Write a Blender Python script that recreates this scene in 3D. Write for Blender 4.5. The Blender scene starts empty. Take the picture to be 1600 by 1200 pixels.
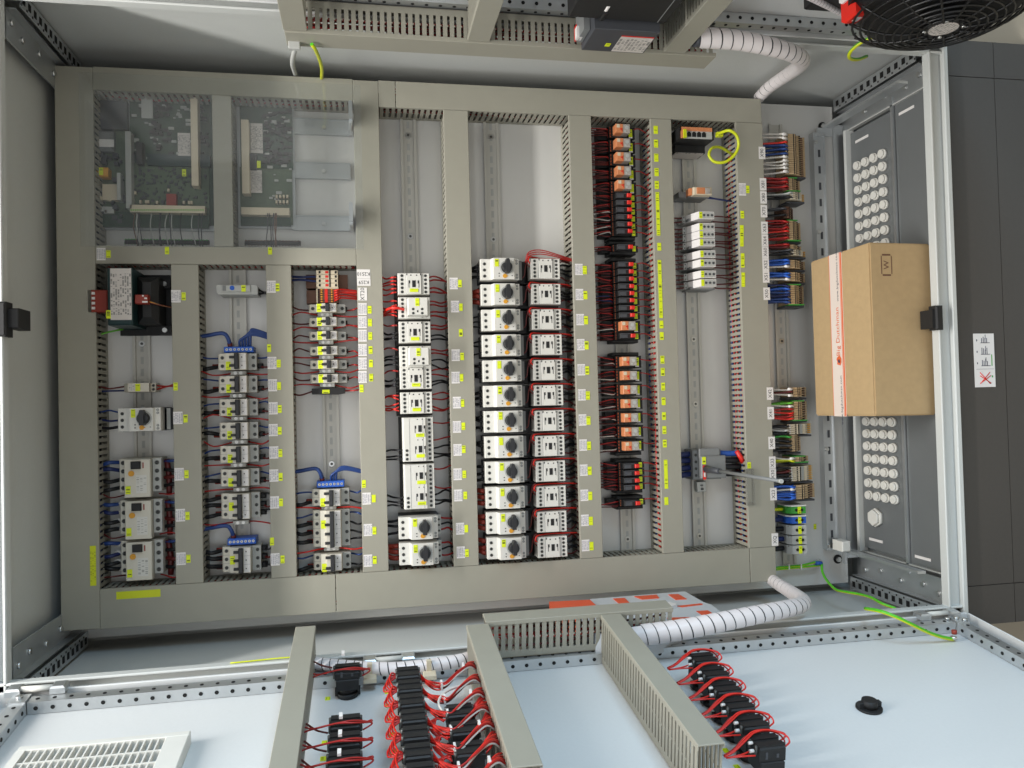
import bpy, math, random
from mathutils import Matrix, Vector
random.seed(7)
S = bpy.context.scene
COL = S.collection
# ------------------------------------------------------------------ frames
# cabinet frame: u runs down the cabinet, v across it (to the right when it stands), w out of it; metres
UFLOOR = 1.415
R4 = Matrix(((0, 1, 0, 0), (0, 0, -1, 0), (-1, 0, 0, UFLOOR), (0, 0, 0, 1)))
A8 = math.radians(8.0)
HB = Vector((0, -.475, .345)); HT = Vector((0, .737, .345))
dB = Vector((0, -math.sin(A8), math.cos(A8))); nB = Vector((0, math.cos(A8), math.sin(A8)))
def frame(o, x, y, z):
    return Matrix(((x[0], y[0], z[0], o[0]), (x[1], y[1], z[1], o[1]), (x[2], y[2], z[2], o[2]), (0, 0, 0, 1)))
U = Vector((1, 0, 0)); V = Vector((0, 1, 0)); W = Vector((0, 0, 1))
FR = {'M': Matrix.Identity(4),
      'B': frame(HB, dB, U, nB),           # lower-image (left) door: x away from hinge, y = u, z out of inner face
      'T': frame(HT, U, W, -V)}            # upper-image (right) door: x = u, y away from hinge, z out of inner face
# ------------------------------------------------------------------ camera
FPX = 1249.118
RC = Matrix(((0.9826586306, -0.0252387892, 0.1836981742), (0.0206421096, 0.9994251786, 0.0268926695), (-0.1842713190, -0.0226343959, 0.9826147593)))
CC = Vector((0, 0, 1.78518627))
cam = bpy.data.objects.new('camera', bpy.data.cameras.new('camera')); COL.objects.link(cam)
cam.data.sensor_width = 36; cam.data.lens = FPX / 1600 * 36; cam.data.clip_start = .05; cam.data.clip_end = 60
M = RC.transposed().to_4x4(); M.translation = CC
cam.matrix_world = R4 @ M
S.camera = cam
# ------------------------------------------------------------------ light
wd = bpy.data.worlds.new('World'); S.world = wd; wd.use_nodes = True
wd.node_tree.nodes['Background'].inputs[0].default_value = (.92, .96, 1.0, 1)
wd.node_tree.nodes['Background'].inputs[1].default_value = .21
def area(name, loc_uvw, target_uvw, sx, sy, power, col, spread=180):
    l = bpy.data.lights.new(name, 'AREA'); l.shape = 'RECTANGLE'; l.size = sx; l.size_y = sy; l.energy = power; l.color = col; l.spread = math.radians(spread)
    o = bpy.data.objects.new(name, l); COL.objects.link(o)
    p = R4 @ Vector(loc_uvw); t = R4 @ Vector(target_uvw)
    o.location = p; o.rotation_euler = (t - p).to_track_quat('-Z', 'Y').to_euler()
    return o
PW = dict(tube=82.0, ceil=125.0, win=42.0, fill=25.0)
area('tube_lamp', (-1.95, .1, 1.12), (.2, .1, .08), 2.4, .12, PW['tube'], (1, .98, .94))
area('ceiling_glow', (-2.6, .3, 2.9), (1.4, .3, 2.85), 6.0, 4.4, PW['ceil'], (1, .985, .95))
area('window_daylight', (1.0, 3.4, 2.8), (1.05, -.4, .6), 2.2, 2.0, PW['win'], (.52, .77, 1.0), 80)
area('plate_fill', (.15, -.95, 4.3), (.15, -.75, 0), 2.9, 2.5, PW['fill'], (.96, .98, 1.0))  # added fill behind the camera, placed to brighten the plate's reflection
S.view_settings.view_transform = 'Standard'; S.view_settings.look = 'None'; S.view_settings.exposure = 0; S.view_settings.gamma = 1
try: S.cycles.max_bounces = 4; S.cycles.diffuse_bounces = 3; S.cycles.caustics_reflective = False; S.cycles.caustics_refractive = False; S.cycles.use_adaptive_sampling = True; S.cycles.adaptive_threshold = .02; S.cycles.glossy_bounces = 2; S.cycles.transparent_max_bounces = 8
except Exception: pass
# ------------------------------------------------------------------ pixel -> place (measuring only)
def ray(px, py):
    return RC.transposed() @ Vector(((px - 800) / FPX, -(py - 600) / FPX, -1))
def at(px, py, w=.08):
    d = ray(px, py); t = (w - CC.z) / d.z; return CC + d * t
def atf(fr, px, py, c):
    iv = FR[fr].inverted(); o = iv @ CC; d = iv.to_3x3() @ ray(px, py); t = (c - o.z) / d.z; return o + d * t
def at_v(px, py, v):
    d = ray(px, py); t = (v - CC.y) / d.y; return CC + d * t
def at_u(px, py, u):
    d = ray(px, py); t = (u - CC.x) / d.x; return CC + d * t
# ------------------------------------------------------------------ materials
def lin(h):
    h = h.lstrip('#'); c = [int(h[i:i + 2], 16) / 255 for i in (0, 2, 4)]
    return tuple(x / 12.92 if x <= .04045 else ((x + .055) / 1.055) ** 2.4 for x in c)
MAT = {}
def mat(name, col, rough=.5, metal=0, noise=.06, nscale=60, bump=0, spec=.5, coat=0):
    if isinstance(col, str): col = lin(col)
    m = bpy.data.materials.new(name); m.use_nodes = True; nt = m.node_tree; b = nt.nodes['Principled BSDF']
    b.inputs['Roughness'].default_value = rough; b.inputs['Metallic'].default_value = metal
    b.inputs['Specular IOR Level'].default_value = spec
    tc = nt.nodes.new('ShaderNodeTexCoord'); n = nt.nodes.new('ShaderNodeTexNoise')
    n.inputs['Scale'].default_value = nscale; n.inputs['Detail'].default_value = 5
    nt.links.new(tc.outputs['Object'], n.inputs['Vector'])
    mx = nt.nodes.new('ShaderNodeMix'); mx.data_type = 'RGBA'
    lo = tuple(max(0, c * (1 - noise)) for c in col); hi = tuple(min(1, c * (1 + noise)) for c in col)
    mx.inputs['A'].default_value = (*lo, 1); mx.inputs['B'].default_value = (*hi, 1)
    nt.links.new(n.outputs['Fac'], mx.inputs['Factor']); nt.links.new(mx.outputs['Result'], b.inputs['Base Color'])
    if bump:
        bp = nt.nodes.new('ShaderNodeBump'); bp.inputs['Strength'].default_value = bump; bp.inputs['Distance'].default_value = .002
        nt.links.new(n.outputs['Fac'], bp.inputs['Height']); nt.links.new(bp.outputs['Normal'], b.inputs['Normal'])
    MAT[name] = m; return m
mat('cabinet_paint', '#c9cbc8', .45, bump=.05, nscale=180, noise=.03)
mat('door_paint', '#d8d9d8', .4, bump=.05, nscale=180, noise=.03)
mat('duct', '#9b988b', .55, noise=.05, nscale=25, bump=.03)
mat('zinc', (.62, .64, .65), .42, .9, noise=.18, nscale=14)
mat('zinc_plate', (.50, .52, .52), .46, .75, noise=.12, nscale=9)
mat('plate', (.72, .71, .68), .4, .2, noise=.06, nscale=6)
mat('rail', '#c9c7bf', .45, .2, noise=.08, nscale=12)
mat('gland', '#7c7f80', .45, .4, noise=.08, nscale=9)
mat('steel', (.66, .66, .64), .33, 1, noise=.1, nscale=40)
mat('white', '#d9d7d0', .45, noise=.03)
mat('cream', '#d2cdbf', .5, noise=.03)
mat('lgrey', '#b2b3af', .5, noise=.03)
mat('mgrey', '#7c7e7e', .5)
mat('dgrey', '#43454a', .5)
mat('black', '#1a1a1b', .6)
mat('knob', '#27282b', .5)
mat('hole', '#0d0d0e', .8)
mat('screw', '#5b5c5a', .4, .6)
mat('orange', '#d99a2a', .5)
mat('red', '#d8281c', .45)
mat('red_wire', '#a8201c', .4)
mat('bright_red_wire', '#d6291f', .35)
mat('dark_red_wire', '#5e1a19', .45)
mat('black_wire', '#15161a', .45)
mat('blue_wire', '#24417e', .4)
mat('bright_blue', '#2a5fc0', .4)
mat('navy', '#1d2a5c', .45)
mat('white_wire', '#cfcac2', .45)
mat('yellow_wire', '#c9d21c', .4)
mat('green', '#3f9a3c', .5)
mat('green_wire', '#5fae2e', .4)
mat('beige', '#c4a983', .55, noise=.08)
mat('pale_beige', '#d3c6ad', .55)
mat('brown', '#6a4a3a', .6)
mat('relay_orange', '#cf8458', .4, noise=.2, nscale=90)
mat('relay_grey', '#a8a19a', .35, noise=.25, nscale=150)
mat('pcb', '#1c3d28', .5, noise=.5, nscale=140)
mat('pcb_grey', '#55664f', .5, noise=.2, nscale=90)
mat('teal_steel', '#1b3638', .45, .2)
mat('copper', '#b0603c', .4, .6)
mat('terminal_red', '#8f3224', .5)
mat('room_wall', '#8d8880', .8, noise=.06, nscale=4)
mat('floor', '#a29a8a', .7, noise=.18, nscale=3)
mat('plinth_grey', '#494541', .6, noise=.06, nscale=120, bump=.06)
mat('spiral', '#e6dfdf', .4, noise=.03)
mat('box_inner', '#8f6f45', .8)
mat('fan_black', '#161617', .4)
mat('yellow_tag', '#dbe91a', .5, noise=.02)
mat('yellow_tape', '#cfd61c', .5, noise=.02)
mat('label_white', '#e3dfdc', .5, noise=.02)
mat('ink', '#232326', .6)
mat('ink_blue', '#3a3d52', .6)
mat('tape', '#e4d6cb', .3, noise=.02)
mat('orange_print', '#e06a3c', .4)
mat('leaflet_orange', '#e8501e', .35)
mat('leaflet_white', '#c8ccd0', .4, noise=.04)
mat('earth_green', '#5ec21e', .4)
def text_mat(name, base, ink, lines, dens, amt=.55):
    m = mat(name, base, .5, noise=.02); nt = m.node_tree; b = nt.nodes['Principled BSDF']
    N = nt.nodes.new; L = nt.links.new
    tc = N('ShaderNodeTexCoord'); sp = N('ShaderNodeSeparateXYZ'); L(tc.outputs['Generated'], sp.inputs[0])
    oi = N('ShaderNodeObjectInfo')
    mu = N('ShaderNodeMath'); mu.operation = 'MULTIPLY'; mu.inputs[1].default_value = lines; L(sp.outputs['X'], mu.inputs[0])
    fl = N('ShaderNodeMath'); fl.operation = 'FLOOR'; L(mu.outputs[0], fl.inputs[0])
    fr = N('ShaderNodeMath'); fr.operation = 'FRACT'; L(mu.outputs[0], fr.inputs[0])
    pp = N('ShaderNodeMath'); pp.operation = 'PINGPONG'; pp.inputs[1].default_value = .5; L(fr.outputs[0], pp.inputs[0])
    g1 = N('ShaderNodeMath'); g1.operation = 'GREATER_THAN'; g1.inputs[1].default_value = .15; L(pp.outputs[0], g1.inputs[0])
    cb = N('ShaderNodeCombineXYZ'); my = N('ShaderNodeMath'); my.operation = 'MULTIPLY'; my.inputs[1].default_value = dens
    L(sp.outputs['Y'], my.inputs[0]); L(fl.outputs[0], cb.inputs[0]); L(my.outputs[0], cb.inputs[1])
    rz = N('ShaderNodeMath'); rz.operation = 'MULTIPLY'; rz.inputs[1].default_value = 97; L(oi.outputs['Random'], rz.inputs[0]); L(rz.outputs[0], cb.inputs[2])
    nz = N('ShaderNodeTexNoise'); nz.inputs['Scale'].default_value = 1.0; nz.inputs['Detail'].default_value = 1; L(cb.outputs[0], nz.inputs['Vector'])
    g2 = N('ShaderNodeMath'); g2.operation = 'GREATER_THAN'; g2.inputs[1].default_value = 1 - amt; L(nz.outputs['Fac'], g2.inputs[0])
    # margins
    py = N('ShaderNodeMath'); py.operation = 'PINGPONG'; py.inputs[1].default_value = .5; L(sp.outputs['Y'], py.inputs[0])
    g3 = N('ShaderNodeMath'); g3.operation = 'GREATER_THAN'; g3.inputs[1].default_value = .1; L(py.outputs[0], g3.inputs[0])
    a = N('ShaderNodeMath'); a.operation = 'MULTIPLY'; L(g1.outputs[0], a.inputs[0]); L(g2.outputs[0], a.inputs[1])
    a2 = N('ShaderNodeMath'); a2.operation = 'MULTIPLY'; L(a.outputs[0], a2.inputs[0]); L(g3.outputs[0], a2.inputs[1])
    mx = N('ShaderNodeMix'); mx.data_type = 'RGBA'; L(a2.outputs[0], mx.inputs['Factor'])
    mx.inputs['A'].default_value = (*lin(base), 1); mx.inputs['B'].default_value = (*lin(ink), 1)
    L(mx.outputs['Result'], b.inputs['Base Color']); return m
text_mat('label_text', '#e4e0de', '#a9a7ac', 5, 30, .55)
text_mat('tag_text', '#dcea1c', '#6d7614', 1.0, 5, .42)
text_mat('plate_text', '#cfc8c2', '#8d8a86', 9, 22, .5)
text_mat('print_text', '#d7d5ce', '#a5a39b', 3, 14, .45)
text_mat('tape_text', '#cfd61c', '#a9ae17', 3, 30, .45)
def stripe_mat(name, a, b_, scale):
    m = mat(name, a, .4, noise=.02); nt = m.node_tree; b = nt.nodes['Principled BSDF']
    geo = nt.nodes.new('ShaderNodeNewGeometry'); sp = nt.nodes.new('ShaderNodeSeparateXYZ')
    nt.links.new(geo.outputs['Normal'], sp.inputs[0])
    g = nt.nodes.new('ShaderNodeMath'); g.operation = 'GREATER_THAN'; g.inputs[1].default_value = scale; nt.links.new(sp.outputs['X'], g.inputs[0])
    mx = nt.nodes.new('ShaderNodeMix'); mx.data_type = 'RGBA'; nt.links.new(g.outputs[0], mx.inputs['Factor'])
    mx.inputs['A'].default_value = (*lin(a), 1); mx.inputs['B'].default_value = (*lin(b_), 1)
    nt.links.new(mx.outputs['Result'], b.inputs['Base Color'])
stripe_mat('earth', '#d2d81c', '#56bb22', -.15)
# cardboard: fine fibre grain
cb_ = mat('cardboard', '#b59a72', .75, noise=.1, nscale=70, bump=.08)
# clear acrylic sheet
def glass(name, tint, gl):
    m = bpy.data.materials.new(name); m.use_nodes = True; nt = m.node_tree; nt.nodes.remove(nt.nodes['Principled BSDF'])
    o = nt.nodes['Material Output']; t = nt.nodes.new('ShaderNodeBsdfTransparent'); t.inputs[0].default_value = (*tint, 1)
    g = nt.nodes.new('ShaderNodeBsdfGlossy'); g.inputs['Roughness'].default_value = .06
    lw = nt.nodes.new('ShaderNodeLayerWeight'); lw.inputs['Blend'].default_value = .5
    pw = nt.nodes.new('ShaderNodeMath'); pw.operation = 'POWER'; pw.inputs[1].default_value = 4; nt.links.new(lw.outputs['Facing'], pw.inputs[0])
    f = nt.nodes.new('ShaderNodeMath'); f.operation = 'MULTIPLY_ADD'; f.inputs[1].default_value = .5; f.inputs[2].default_value = gl; nt.links.new(pw.outputs[0], f.inputs[0])
    tc = nt.nodes.new('ShaderNodeTexCoord'); n = nt.nodes.new('ShaderNodeTexNoise'); n.inputs['Scale'].default_value = 7
    nt.links.new(tc.outputs['Object'], n.inputs['Vector'])
    bp = nt.nodes.new('ShaderNodeBump'); bp.inputs['Strength'].default_value = .02; nt.links.new(n.outputs['Fac'], bp.inputs['Height'])
    nt.links.new(bp.outputs['Normal'], g.inputs['Normal'])
    mx = nt.nodes.new('ShaderNodeMixShader'); nt.links.new(f.outputs[0], mx.inputs[0]); nt.links.new(t.outputs[0], mx.inputs[1]); nt.links.new(g.outputs[0], mx.inputs[2])
    df = nt.nodes.new('ShaderNodeBsdfDiffuse'); df.inputs[0].default_value = (.85, .86, .87, 1); m2 = nt.nodes.new('ShaderNodeMixShader'); m2.inputs[0].default_value = .022
    nt.links.new(mx.outputs[0], m2.inputs[1]); nt.links.new(df.outputs[0], m2.inputs[2]); nt.links.new(m2.outputs[0], o.inputs[0]); MAT[name] = m
glass('acrylic', (.96, .97, .97), .05)
glass('clear_plastic', (.85, .86, .86), .12)
# ------------------------------------------------------------------ mesh builder
class MB:
    def __init__(s): s.v = []; s.f = []; s.m = []; s.s = []
    def _add(s, vs, fs, mi=0, sm=False):
        o = len(s.v); s.v += [tuple(x) for x in vs]
        for f in fs: s.f.append([o + i for i in f]); s.m.append(mi); s.s.append(sm)
        return s
    def box(s, x0, x1, y0, y1, z0, z1, mi=0, bev=0):
        if not bev:
            return s._add([(x0, y0, z0), (x1, y0, z0), (x1, y1, z0), (x0, y1, z0), (x0, y0, z1), (x1, y0, z1), (x1, y1, z1), (x0, y1, z1)],
                          [(3, 2, 1, 0), (4, 5, 6, 7), (0, 1, 5, 4), (1, 2, 6, 5), (2, 3, 7, 6), (3, 0, 4, 7)], mi)
        b = bev; zz = z1 - b
        vs = [(x0, y0, z0), (x1, y0, z0), (x1, y1, z0), (x0, y1, z0), (x0, y0, zz), (x1, y0, zz), (x1, y1, zz), (x0, y1, zz),
              (x0 + b, y0 + b, z1), (x1 - b, y0 + b, z1), (x1 - b, y1 - b, z1), (x0 + b, y1 - b, z1)]
        fs = [(3, 2, 1, 0), (8, 9, 10, 11)]
        for i in range(4):
            j = (i + 1) % 4; fs += [(i, j, 4 + j, 4 + i), (4 + i, 4 + j, 8 + j, 8 + i)]
        return s._add(vs, fs, mi)
    def cyl(s, c, r, h, axis='z', n=10, mi=0, r2=None):
        r2 = r if r2 is None else r2; vs = []
        for k, (rr, hh) in enumerate(((r, 0), (r2, h))):
            for i in range(n):
                a = 2 * math.pi * i / n; p, q = rr * math.cos(a), rr * math.sin(a)
                vs.append({'z': (c[0] + p, c[1] + q, c[2] + hh), 'x': (c[0] + hh, c[1] + p, c[2] + q), 'y': (c[0] + q, c[1] + hh, c[2] + p)}[axis])
        s._add(vs, [(i, (i + 1) % n, n + (i + 1) % n, n + i) for i in range(n)], mi, True)
        o = len(s.v) - 2 * n
        s.f += [[o + i for i in range(n - 1, -1, -1)], [o + n + i for i in range(n)]]; s.m += [mi, mi]; s.s += [False, False]
        return s
    def poly(s, pts, z0, z1, mi=0):
        n = len(pts); vs = [(x, y, z0) for x, y in pts] + [(x, y, z1) for x, y in pts]
        return s._add(vs, [tuple(range(n - 1, -1, -1)), tuple(range(n, 2 * n))] + [(i, (i + 1) % n, n + (i + 1) % n, n + i) for i in range(n)], mi)
    def prof(s, pts, y0, y1, mi=0):     # (x,z) outline pushed along y, outline clockwise seen from +y or not: normals fixed later
        n = len(pts); vs = [(x, y0, z) for x, z in pts] + [(x, y1, z) for x, z in pts]
        return s._add(vs, [tuple(range(n)), tuple(range(2 * n - 1, n - 1, -1))] + [(i, n + i, n + (i + 1) % n, (i + 1) % n) for i in range(n)], mi)
    def tube(s, pts, r, n=6, mi=0, close=False):
        P = [Vector(p) for p in pts]; vs = []; N = len(P); up = None
        for i, p in enumerate(P):
            t = (P[min(i + 1, N - 1)] - P[max(i - 1, 0)])
            if t.length < 1e-9: t = Vector((1, 0, 0))
            t.normalize()
            if up is None: up = Vector((0, 0, 1)) if abs(t.z) < .9 else Vector((1, 0, 0))
            a = up - t * up.dot(t)
            if a.length < 1e-6: a = Vector((1, 0, 0)) - t * t.x
            a.normalize(); up = a; b = t.cross(a); rr = r[i] if isinstance(r, (list, tuple)) else r
            for k in range(n):
                an = 2 * math.pi * k / n; vs.append(p + a * (rr * math.cos(an)) + b * (rr * math.sin(an)))
        fs = [(i * n + k, i * n + (k + 1) % n, (i + 1) * n + (k + 1) % n, (i + 1) * n + k) for i in range(N - 1) for k in range(n)]
        s._add(vs, fs, mi, True); o = len(s.v) - N * n
        s.f += [[o + k for k in range(n - 1, -1, -1)], [o + (N - 1) * n + k for k in range(n)]]; s.m += [mi, mi]; s.s += [False, False]
        return s
    def mesh(s, name, mats):
        me = bpy.data.meshes.new(name); me.from_pydata(s.v, [], s.f)
        me.polygons.foreach_set('material_index', s.m); me.polygons.foreach_set('use_smooth', s.s)
        for m in ([mats] if isinstance(mats, str) else mats): me.materials.append(MAT[m])
        import bmesh
        bm = bmesh.new(); bm.from_mesh(me); bmesh.ops.recalc_face_normals(bm, faces=bm.faces); bm.to_mesh(me); bm.free()
        me.update(); return me
def smooth(pts, k=5):
    P = [Vector(p) for p in pts]
    if len(P) < 3: return P
    Q = [P[0] * 2 - P[1]] + P + [P[-1] * 2 - P[-2]]; out = []
    for i in range(1, len(Q) - 2):
        for j in range(k):
            t = j / k; a, b, c, d = Q[i - 1], Q[i], Q[i + 1], Q[i + 2]
            out.append(.5 * ((2 * b) + (c - a) * t + (2 * a - 5 * b + 4 * c - d) * t * t + (3 * b - a - 3 * c + d) * t ** 3))
    out.append(P[-1]); return out
# ------------------------------------------------------------------ objects
def link(name, data, parent=None):
    o = bpy.data.objects.new(name, data); COL.objects.link(o)
    if parent: o.parent = parent
    return o
def props(o, label=None, cat=None, group=None, kind=None):
    if label: o['label'] = label
    if cat: o['category'] = cat
    if group: o['group'] = group
    if kind: o['kind'] = kind
    return o
def thing(name, label, cat, loc=(0, 0, 0), fr='M', group=None, rot=None, kind=None):
    o = link(name, None); m = R4 @ FR[fr] @ Matrix.Translation(loc)
    if rot is not None: m = m @ rot
    o.matrix_world = m; o.empty_display_size = .02
    return props(o, label, cat, group, kind)
def solo(name, mb, mats, label, cat, loc=(0, 0, 0), fr='M', group=None, kind=None, rot=None):
    me = mb.mesh(name, mats) if isinstance(mb, MB) else mb
    o = link(name, me); m = R4 @ FR[fr] @ Matrix.Translation(loc)
    if rot is not None: m = m @ rot
    o.matrix_world = m; return props(o, label, cat, group, kind)
def part(name, mb, mats, parent, loc=None, label=None, kind=None):
    me = mb.mesh(name, mats) if isinstance(mb, MB) else mb
    o = link(name, me, parent)
    if kind is None and (name.endswith('screws') or name in SMALL): kind = 'stuff'
    if loc: o.location = loc
    return props(o, label, None, None, kind)
SMALL = {'terminal_holes', 'sockets', 'jumpers', 'wire_holes', 'terminal_marks', 'small_components', 'capacitors', 'green_print', 'type_mark', 'test_slot', 'jumper_strip', 'indicator_window', 'bolt_heads', 'line_drawing', 'crimp', 'print', 'screw_holes', 'corner_piece_screws'}
CACHE = {}
def cached(key, fn):
    if key not in CACHE: CACHE[key] = fn()
    return CACHE[key]
def wire(parent, pts, r, m, name='wire', k=5, n=6):
    return part(name, MB().tube(smooth(pts, k), r, n), m, parent)
def text_mesh(body, size, m, spacing=1.0):
    cu = bpy.data.curves.new('print', 'FONT'); cu.body = body; cu.size = size; cu.align_x = 'CENTER'; cu.align_y = 'CENTER'; cu.resolution_u = 2; cu.space_character = spacing
    o = bpy.data.objects.new('print', cu); COL.objects.link(o)
    dg = bpy.context.evaluated_depsgraph_get(); me = bpy.data.meshes.new_from_object(o.evaluated_get(dg))
    bpy.data.objects.remove(o); bpy.data.curves.remove(cu)
    me.materials.clear(); me.materials.append(MAT[m]); return me
def put_text(parent, body, size, m, loc, xdir, ydir, spacing=1.0, name='lettering'):
    me = text_mesh(body, size, m, spacing); x = Vector(xdir); y = Vector(ydir); z = x.cross(y)
    o = link(name, me, parent); o.matrix_local = frame(loc, x, y, z); return o
ORD = ['first', 'second', 'third', 'fourth', 'fifth', 'sixth', 'seventh', 'eighth', 'ninth', 'tenth', 'eleventh', 'twelfth']
rnd = random.uniform
# ================================================================== setting
U0, U1, V0, V1, WB, WF = -.61, 1.212, -.485, .737, -.06, .33
LU0, LU1, LV0, LV1 = -.582, 1.168, -.440, .703
solo('floor', MB().box(UFLOOR, UFLOOR + .02, -6, 6, -4, 6), 'floor', None, None, kind='structure')
solo('wall', MB().box(-2.2, UFLOOR - .001, -6, 6, -1.6, -1.5), 'room_wall', None, None, kind='structure')
# plinth under the cabinet: two tiers of dark panels with corner pieces
us = at(1572, 600, .325).x
pl = thing('cabinet_plinth', 'dark grey two-tier steel plinth under the cabinet', 'plinth', (UFLOOR, .12, 0))
def plrel(m, nm): return part(nm, m, 'plinth_grey', pl, loc=(-UFLOOR, -.12, 0))
va, vb = at(1545, 122, .325).y, at(1570, 912, .325).y
for (a, b) in ((U1 + .004, us - .0007), (us + .0007, UFLOOR)):
    plrel(MB().box(a, b, vb + .0007, va - .0007, .30, .325), 'front_panel')
    for (c, d) in ((V0, vb - .0007), (va + .0007, V1)):
        plrel(MB().box(a, b, c, d, -.03, .3256), 'corner_piece')
st = thing('instruction_sticker', 'white instruction sticker with line drawings and a red cross on the dark plinth', 'sticker', (at(1538, 563, .326).x, at(1538, 563, .326).y, .3258))
sl, sw = .049, .112
part('sheet', MB().box(-sl / 2, sl / 2, -sw / 2, sw / 2, 0, .0006), 'label_white', st)
d = MB()
for (y0, col) in ((-.012, 0), (.012, 0), (.036, 0)):
    for q in range(4): d.box(-.006 + q * .004, -.0045 + q * .004, y0, y0 + rnd(.01, .018), .0007, .0009)
    d.box(-.008, .014, y0, y0 + .0012, .0007, .0009); d.box(.003, .0042, y0 + .008, y0 + .018, .0007, .0009)
    d.box(-.018, -.016, y0 + .004, y0 + .008, .0007, .0009)
part('line_drawing', d, 'ink_blue', st)
d = MB().box(-.02, .022, -.0185, -.018, .0007, .0009); part('divider_line', d, 'ink_blue', st)
cr = MB()
for sgn in (1, -1): cr.tube([(-.012, -.04 * 1 + (.008 * sgn), .0008), (.014, -.04 - .008 * sgn, .0008)], .0009, 4)
for sgn in (1, -1): cr.tube([(-.012, -.037 + .012 * sgn, .0008), (.012, -.037 - .012 * sgn, .0008)], .0009, 4)
part('red_cross', cr, 'red', st)
part('green_print', MB().box(.0165, .0185, -.012, .012, .0007, .0009).box(.016, .019, -.036, -.032, .0007, .0009), 'green', st)
# ================================================================== cabinet shell
cab = thing('control_cabinet', 'light grey steel control cabinet standing open, seen with its roof towards the left', 'cabinet', (U1, .12, 0))
def cp(nm, m, mt, parent=cab, label=None, kind=None):
    o = part(nm, m, mt, parent, label=label, kind=kind)
    if parent is cab: o.location = (-U1, -.12, 0)
    return o
cp('back_panel', MB().box(U0 + .002, U1 - .002, V0 + .002, V1 - .002, WB, WB + .002), 'cabinet_paint')
cp('roof_panel', MB().box(U0, U0 + .002, V0, V1, WB, WF - .004), 'cabinet_paint')
cp('floor_pan', MB().box(U1 - .002, U1, V0, V1, WB, WF - .004), 'zinc_plate')
cp('side_panel', MB().box(U0 + .002, U1 - .002, V0, V0 + .002, WB, WF - .004), 'cabinet_paint')
cp('side_panel', MB().box(U0 + .002, U1 - .002, V1 - .002, V1, WB, WF - .004), 'cabinet_paint')
# front flange: outer rim, recessed channel, raised inner lip, four sides
def flange(a0, a1, o, l, axis):
    m = MB(); s = 1 if l > o else -1
    def bx(p, q, z0, z1, bev=0):
        p, q = min(p, q), max(p, q)
        if axis == 'u': m.box(a0, a1, p, q, z0, z1, 0, bev)
        else: m.box(p, q, a0, a1, z0, z1, 0, bev)
    bx(o, o + s * .012, WF - .02, WF + .006, .002)
    bx(o + s * .012, l - s * .005, WF - .018, WF - .006)
    bx(l - s * .005, l, WF - .016, WF + .004, .0015)
    return m
cp('front_flange', flange(U0 + .012, U1 - .012, V0, LV0, 'u'), 'cabinet_paint')
cp('front_flange', flange(U0 + .012, U1 - .012, V1, LV1, 'u'), 'cabinet_paint')
cp('front_flange', flange(V0, V1, U0, LU0, 'v'), 'cabinet_paint')
cp('front_flange', flange(V0, V1, U1, LU1, 'v'), 'cabinet_paint')
# depth rails in the four corners: a punched strip along the side wall and a flat plate with bolts beside it
def depth_rail(u, su, v, sv):
    c, d_ = sorted((v, v + sv * .030)); e, f_ = sorted((u + su * .040, u + su * .0415)); g0, g1 = sorted((v, v + sv * .0015)); a, b = sorted((u, u + su * .040))
    o = cp('depth_rail', MB().box(e, f_, c, d_, .0, WF - .03).box(a, b, g0, g1, .0, WF - .03), 'zinc')
    uu = u + su * .0416; hv = sorted((uu, uu + su * .0008)); h = MB()
    for i in range(12):
        w0 = .012 + i * .0245; cv = v + sv * .014
        h.box(hv[0], hv[1], cv - .0065, cv + .0065, w0, w0 + .0105)
        cv2 = v + sv * .0245; h.box(hv[0], hv[1], cv2 - .0018, cv2 + .0018, w0 + .015, w0 + .0185)
    part('rail_slots', h, 'hole', o, kind='stuff')
    p0, p1 = sorted((v + sv * .032, v + sv * .085)); q0, q1 = sorted((u + su * .016, u + su * .019))
    o2 = cp('corner_plate', MB().box(q0, q1, p0, p1, .0, WF - .03).box(*sorted((u + su * .019, u + su * .034)), *sorted((v + sv * .032, v + sv * .034)), 0, WF - .03), 'zinc')
    for w0, dv in ((.03, .05), (.09, .06), (.16, .052), (.235, .06), (.28, .05)):
        part('bolt_head', MB().cyl((q1 if su > 0 else q0 - .004, v + sv * dv, w0), .006, .004, 'x', 8), 'steel', o2)
depth_rail(1.205, -1, LV1 + .026, -1); depth_rail(1.205, -1, V0 + .008, 1)
depth_rail(U0 + .006, 1, LV1 + .026, -1); depth_rail(U0 + .006, 1, V0 + .008, 1)
# gland plates on the floor pan with white blanking plugs
def uface(u, w0, w1, v0, v1, th=.004): return MB().box(u, u + th, v0, v1, w0, w1)
UG = 1.188
gv0, gv1 = at_u(1400, 868, UG).y, at_u(1385, 178, UG).y
gl1 = cp('gland_plate', uface(UG, .03, .185, gv0, gv1), 'gland'); gl2 = cp('gland_plate', uface(UG, .197, .312, gv0 - .012, gv1 + .012), 'gland')
cp('plate_rim', MB().box(UG - .012, UG + .01, gv0 - .01, gv1 + .01, .018, .028), 'cabinet_paint')
cp('plate_rim', MB().box(UG - .006, UG + .006, gv0 - .03, gv1 + .03, .187, .195), 'zinc')
cp('floor_rail', MB().box(UG - .03, UG + .012, gv0 - .03, gv1 + .03, -.03, .004), 'zinc')
for vv in (gv0 - .011, gv1 + .008): cp('plate_rim', MB().box(UG - .006, UG + .006, vv, vv + .003, .02, .31), 'lgrey')
for gl, w0, vv in ((gl1, .05, gv0 + .02), (gl1, .05, gv1 - .03), (gl2, .21, gv0 + .008), (gl2, .21, gv1 - .02)):
    part('slot_hole', MB().box(UG - .0015, UG - .0004, vv, vv + .006, w0, w0 + .05), 'label_white', gl)
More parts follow.
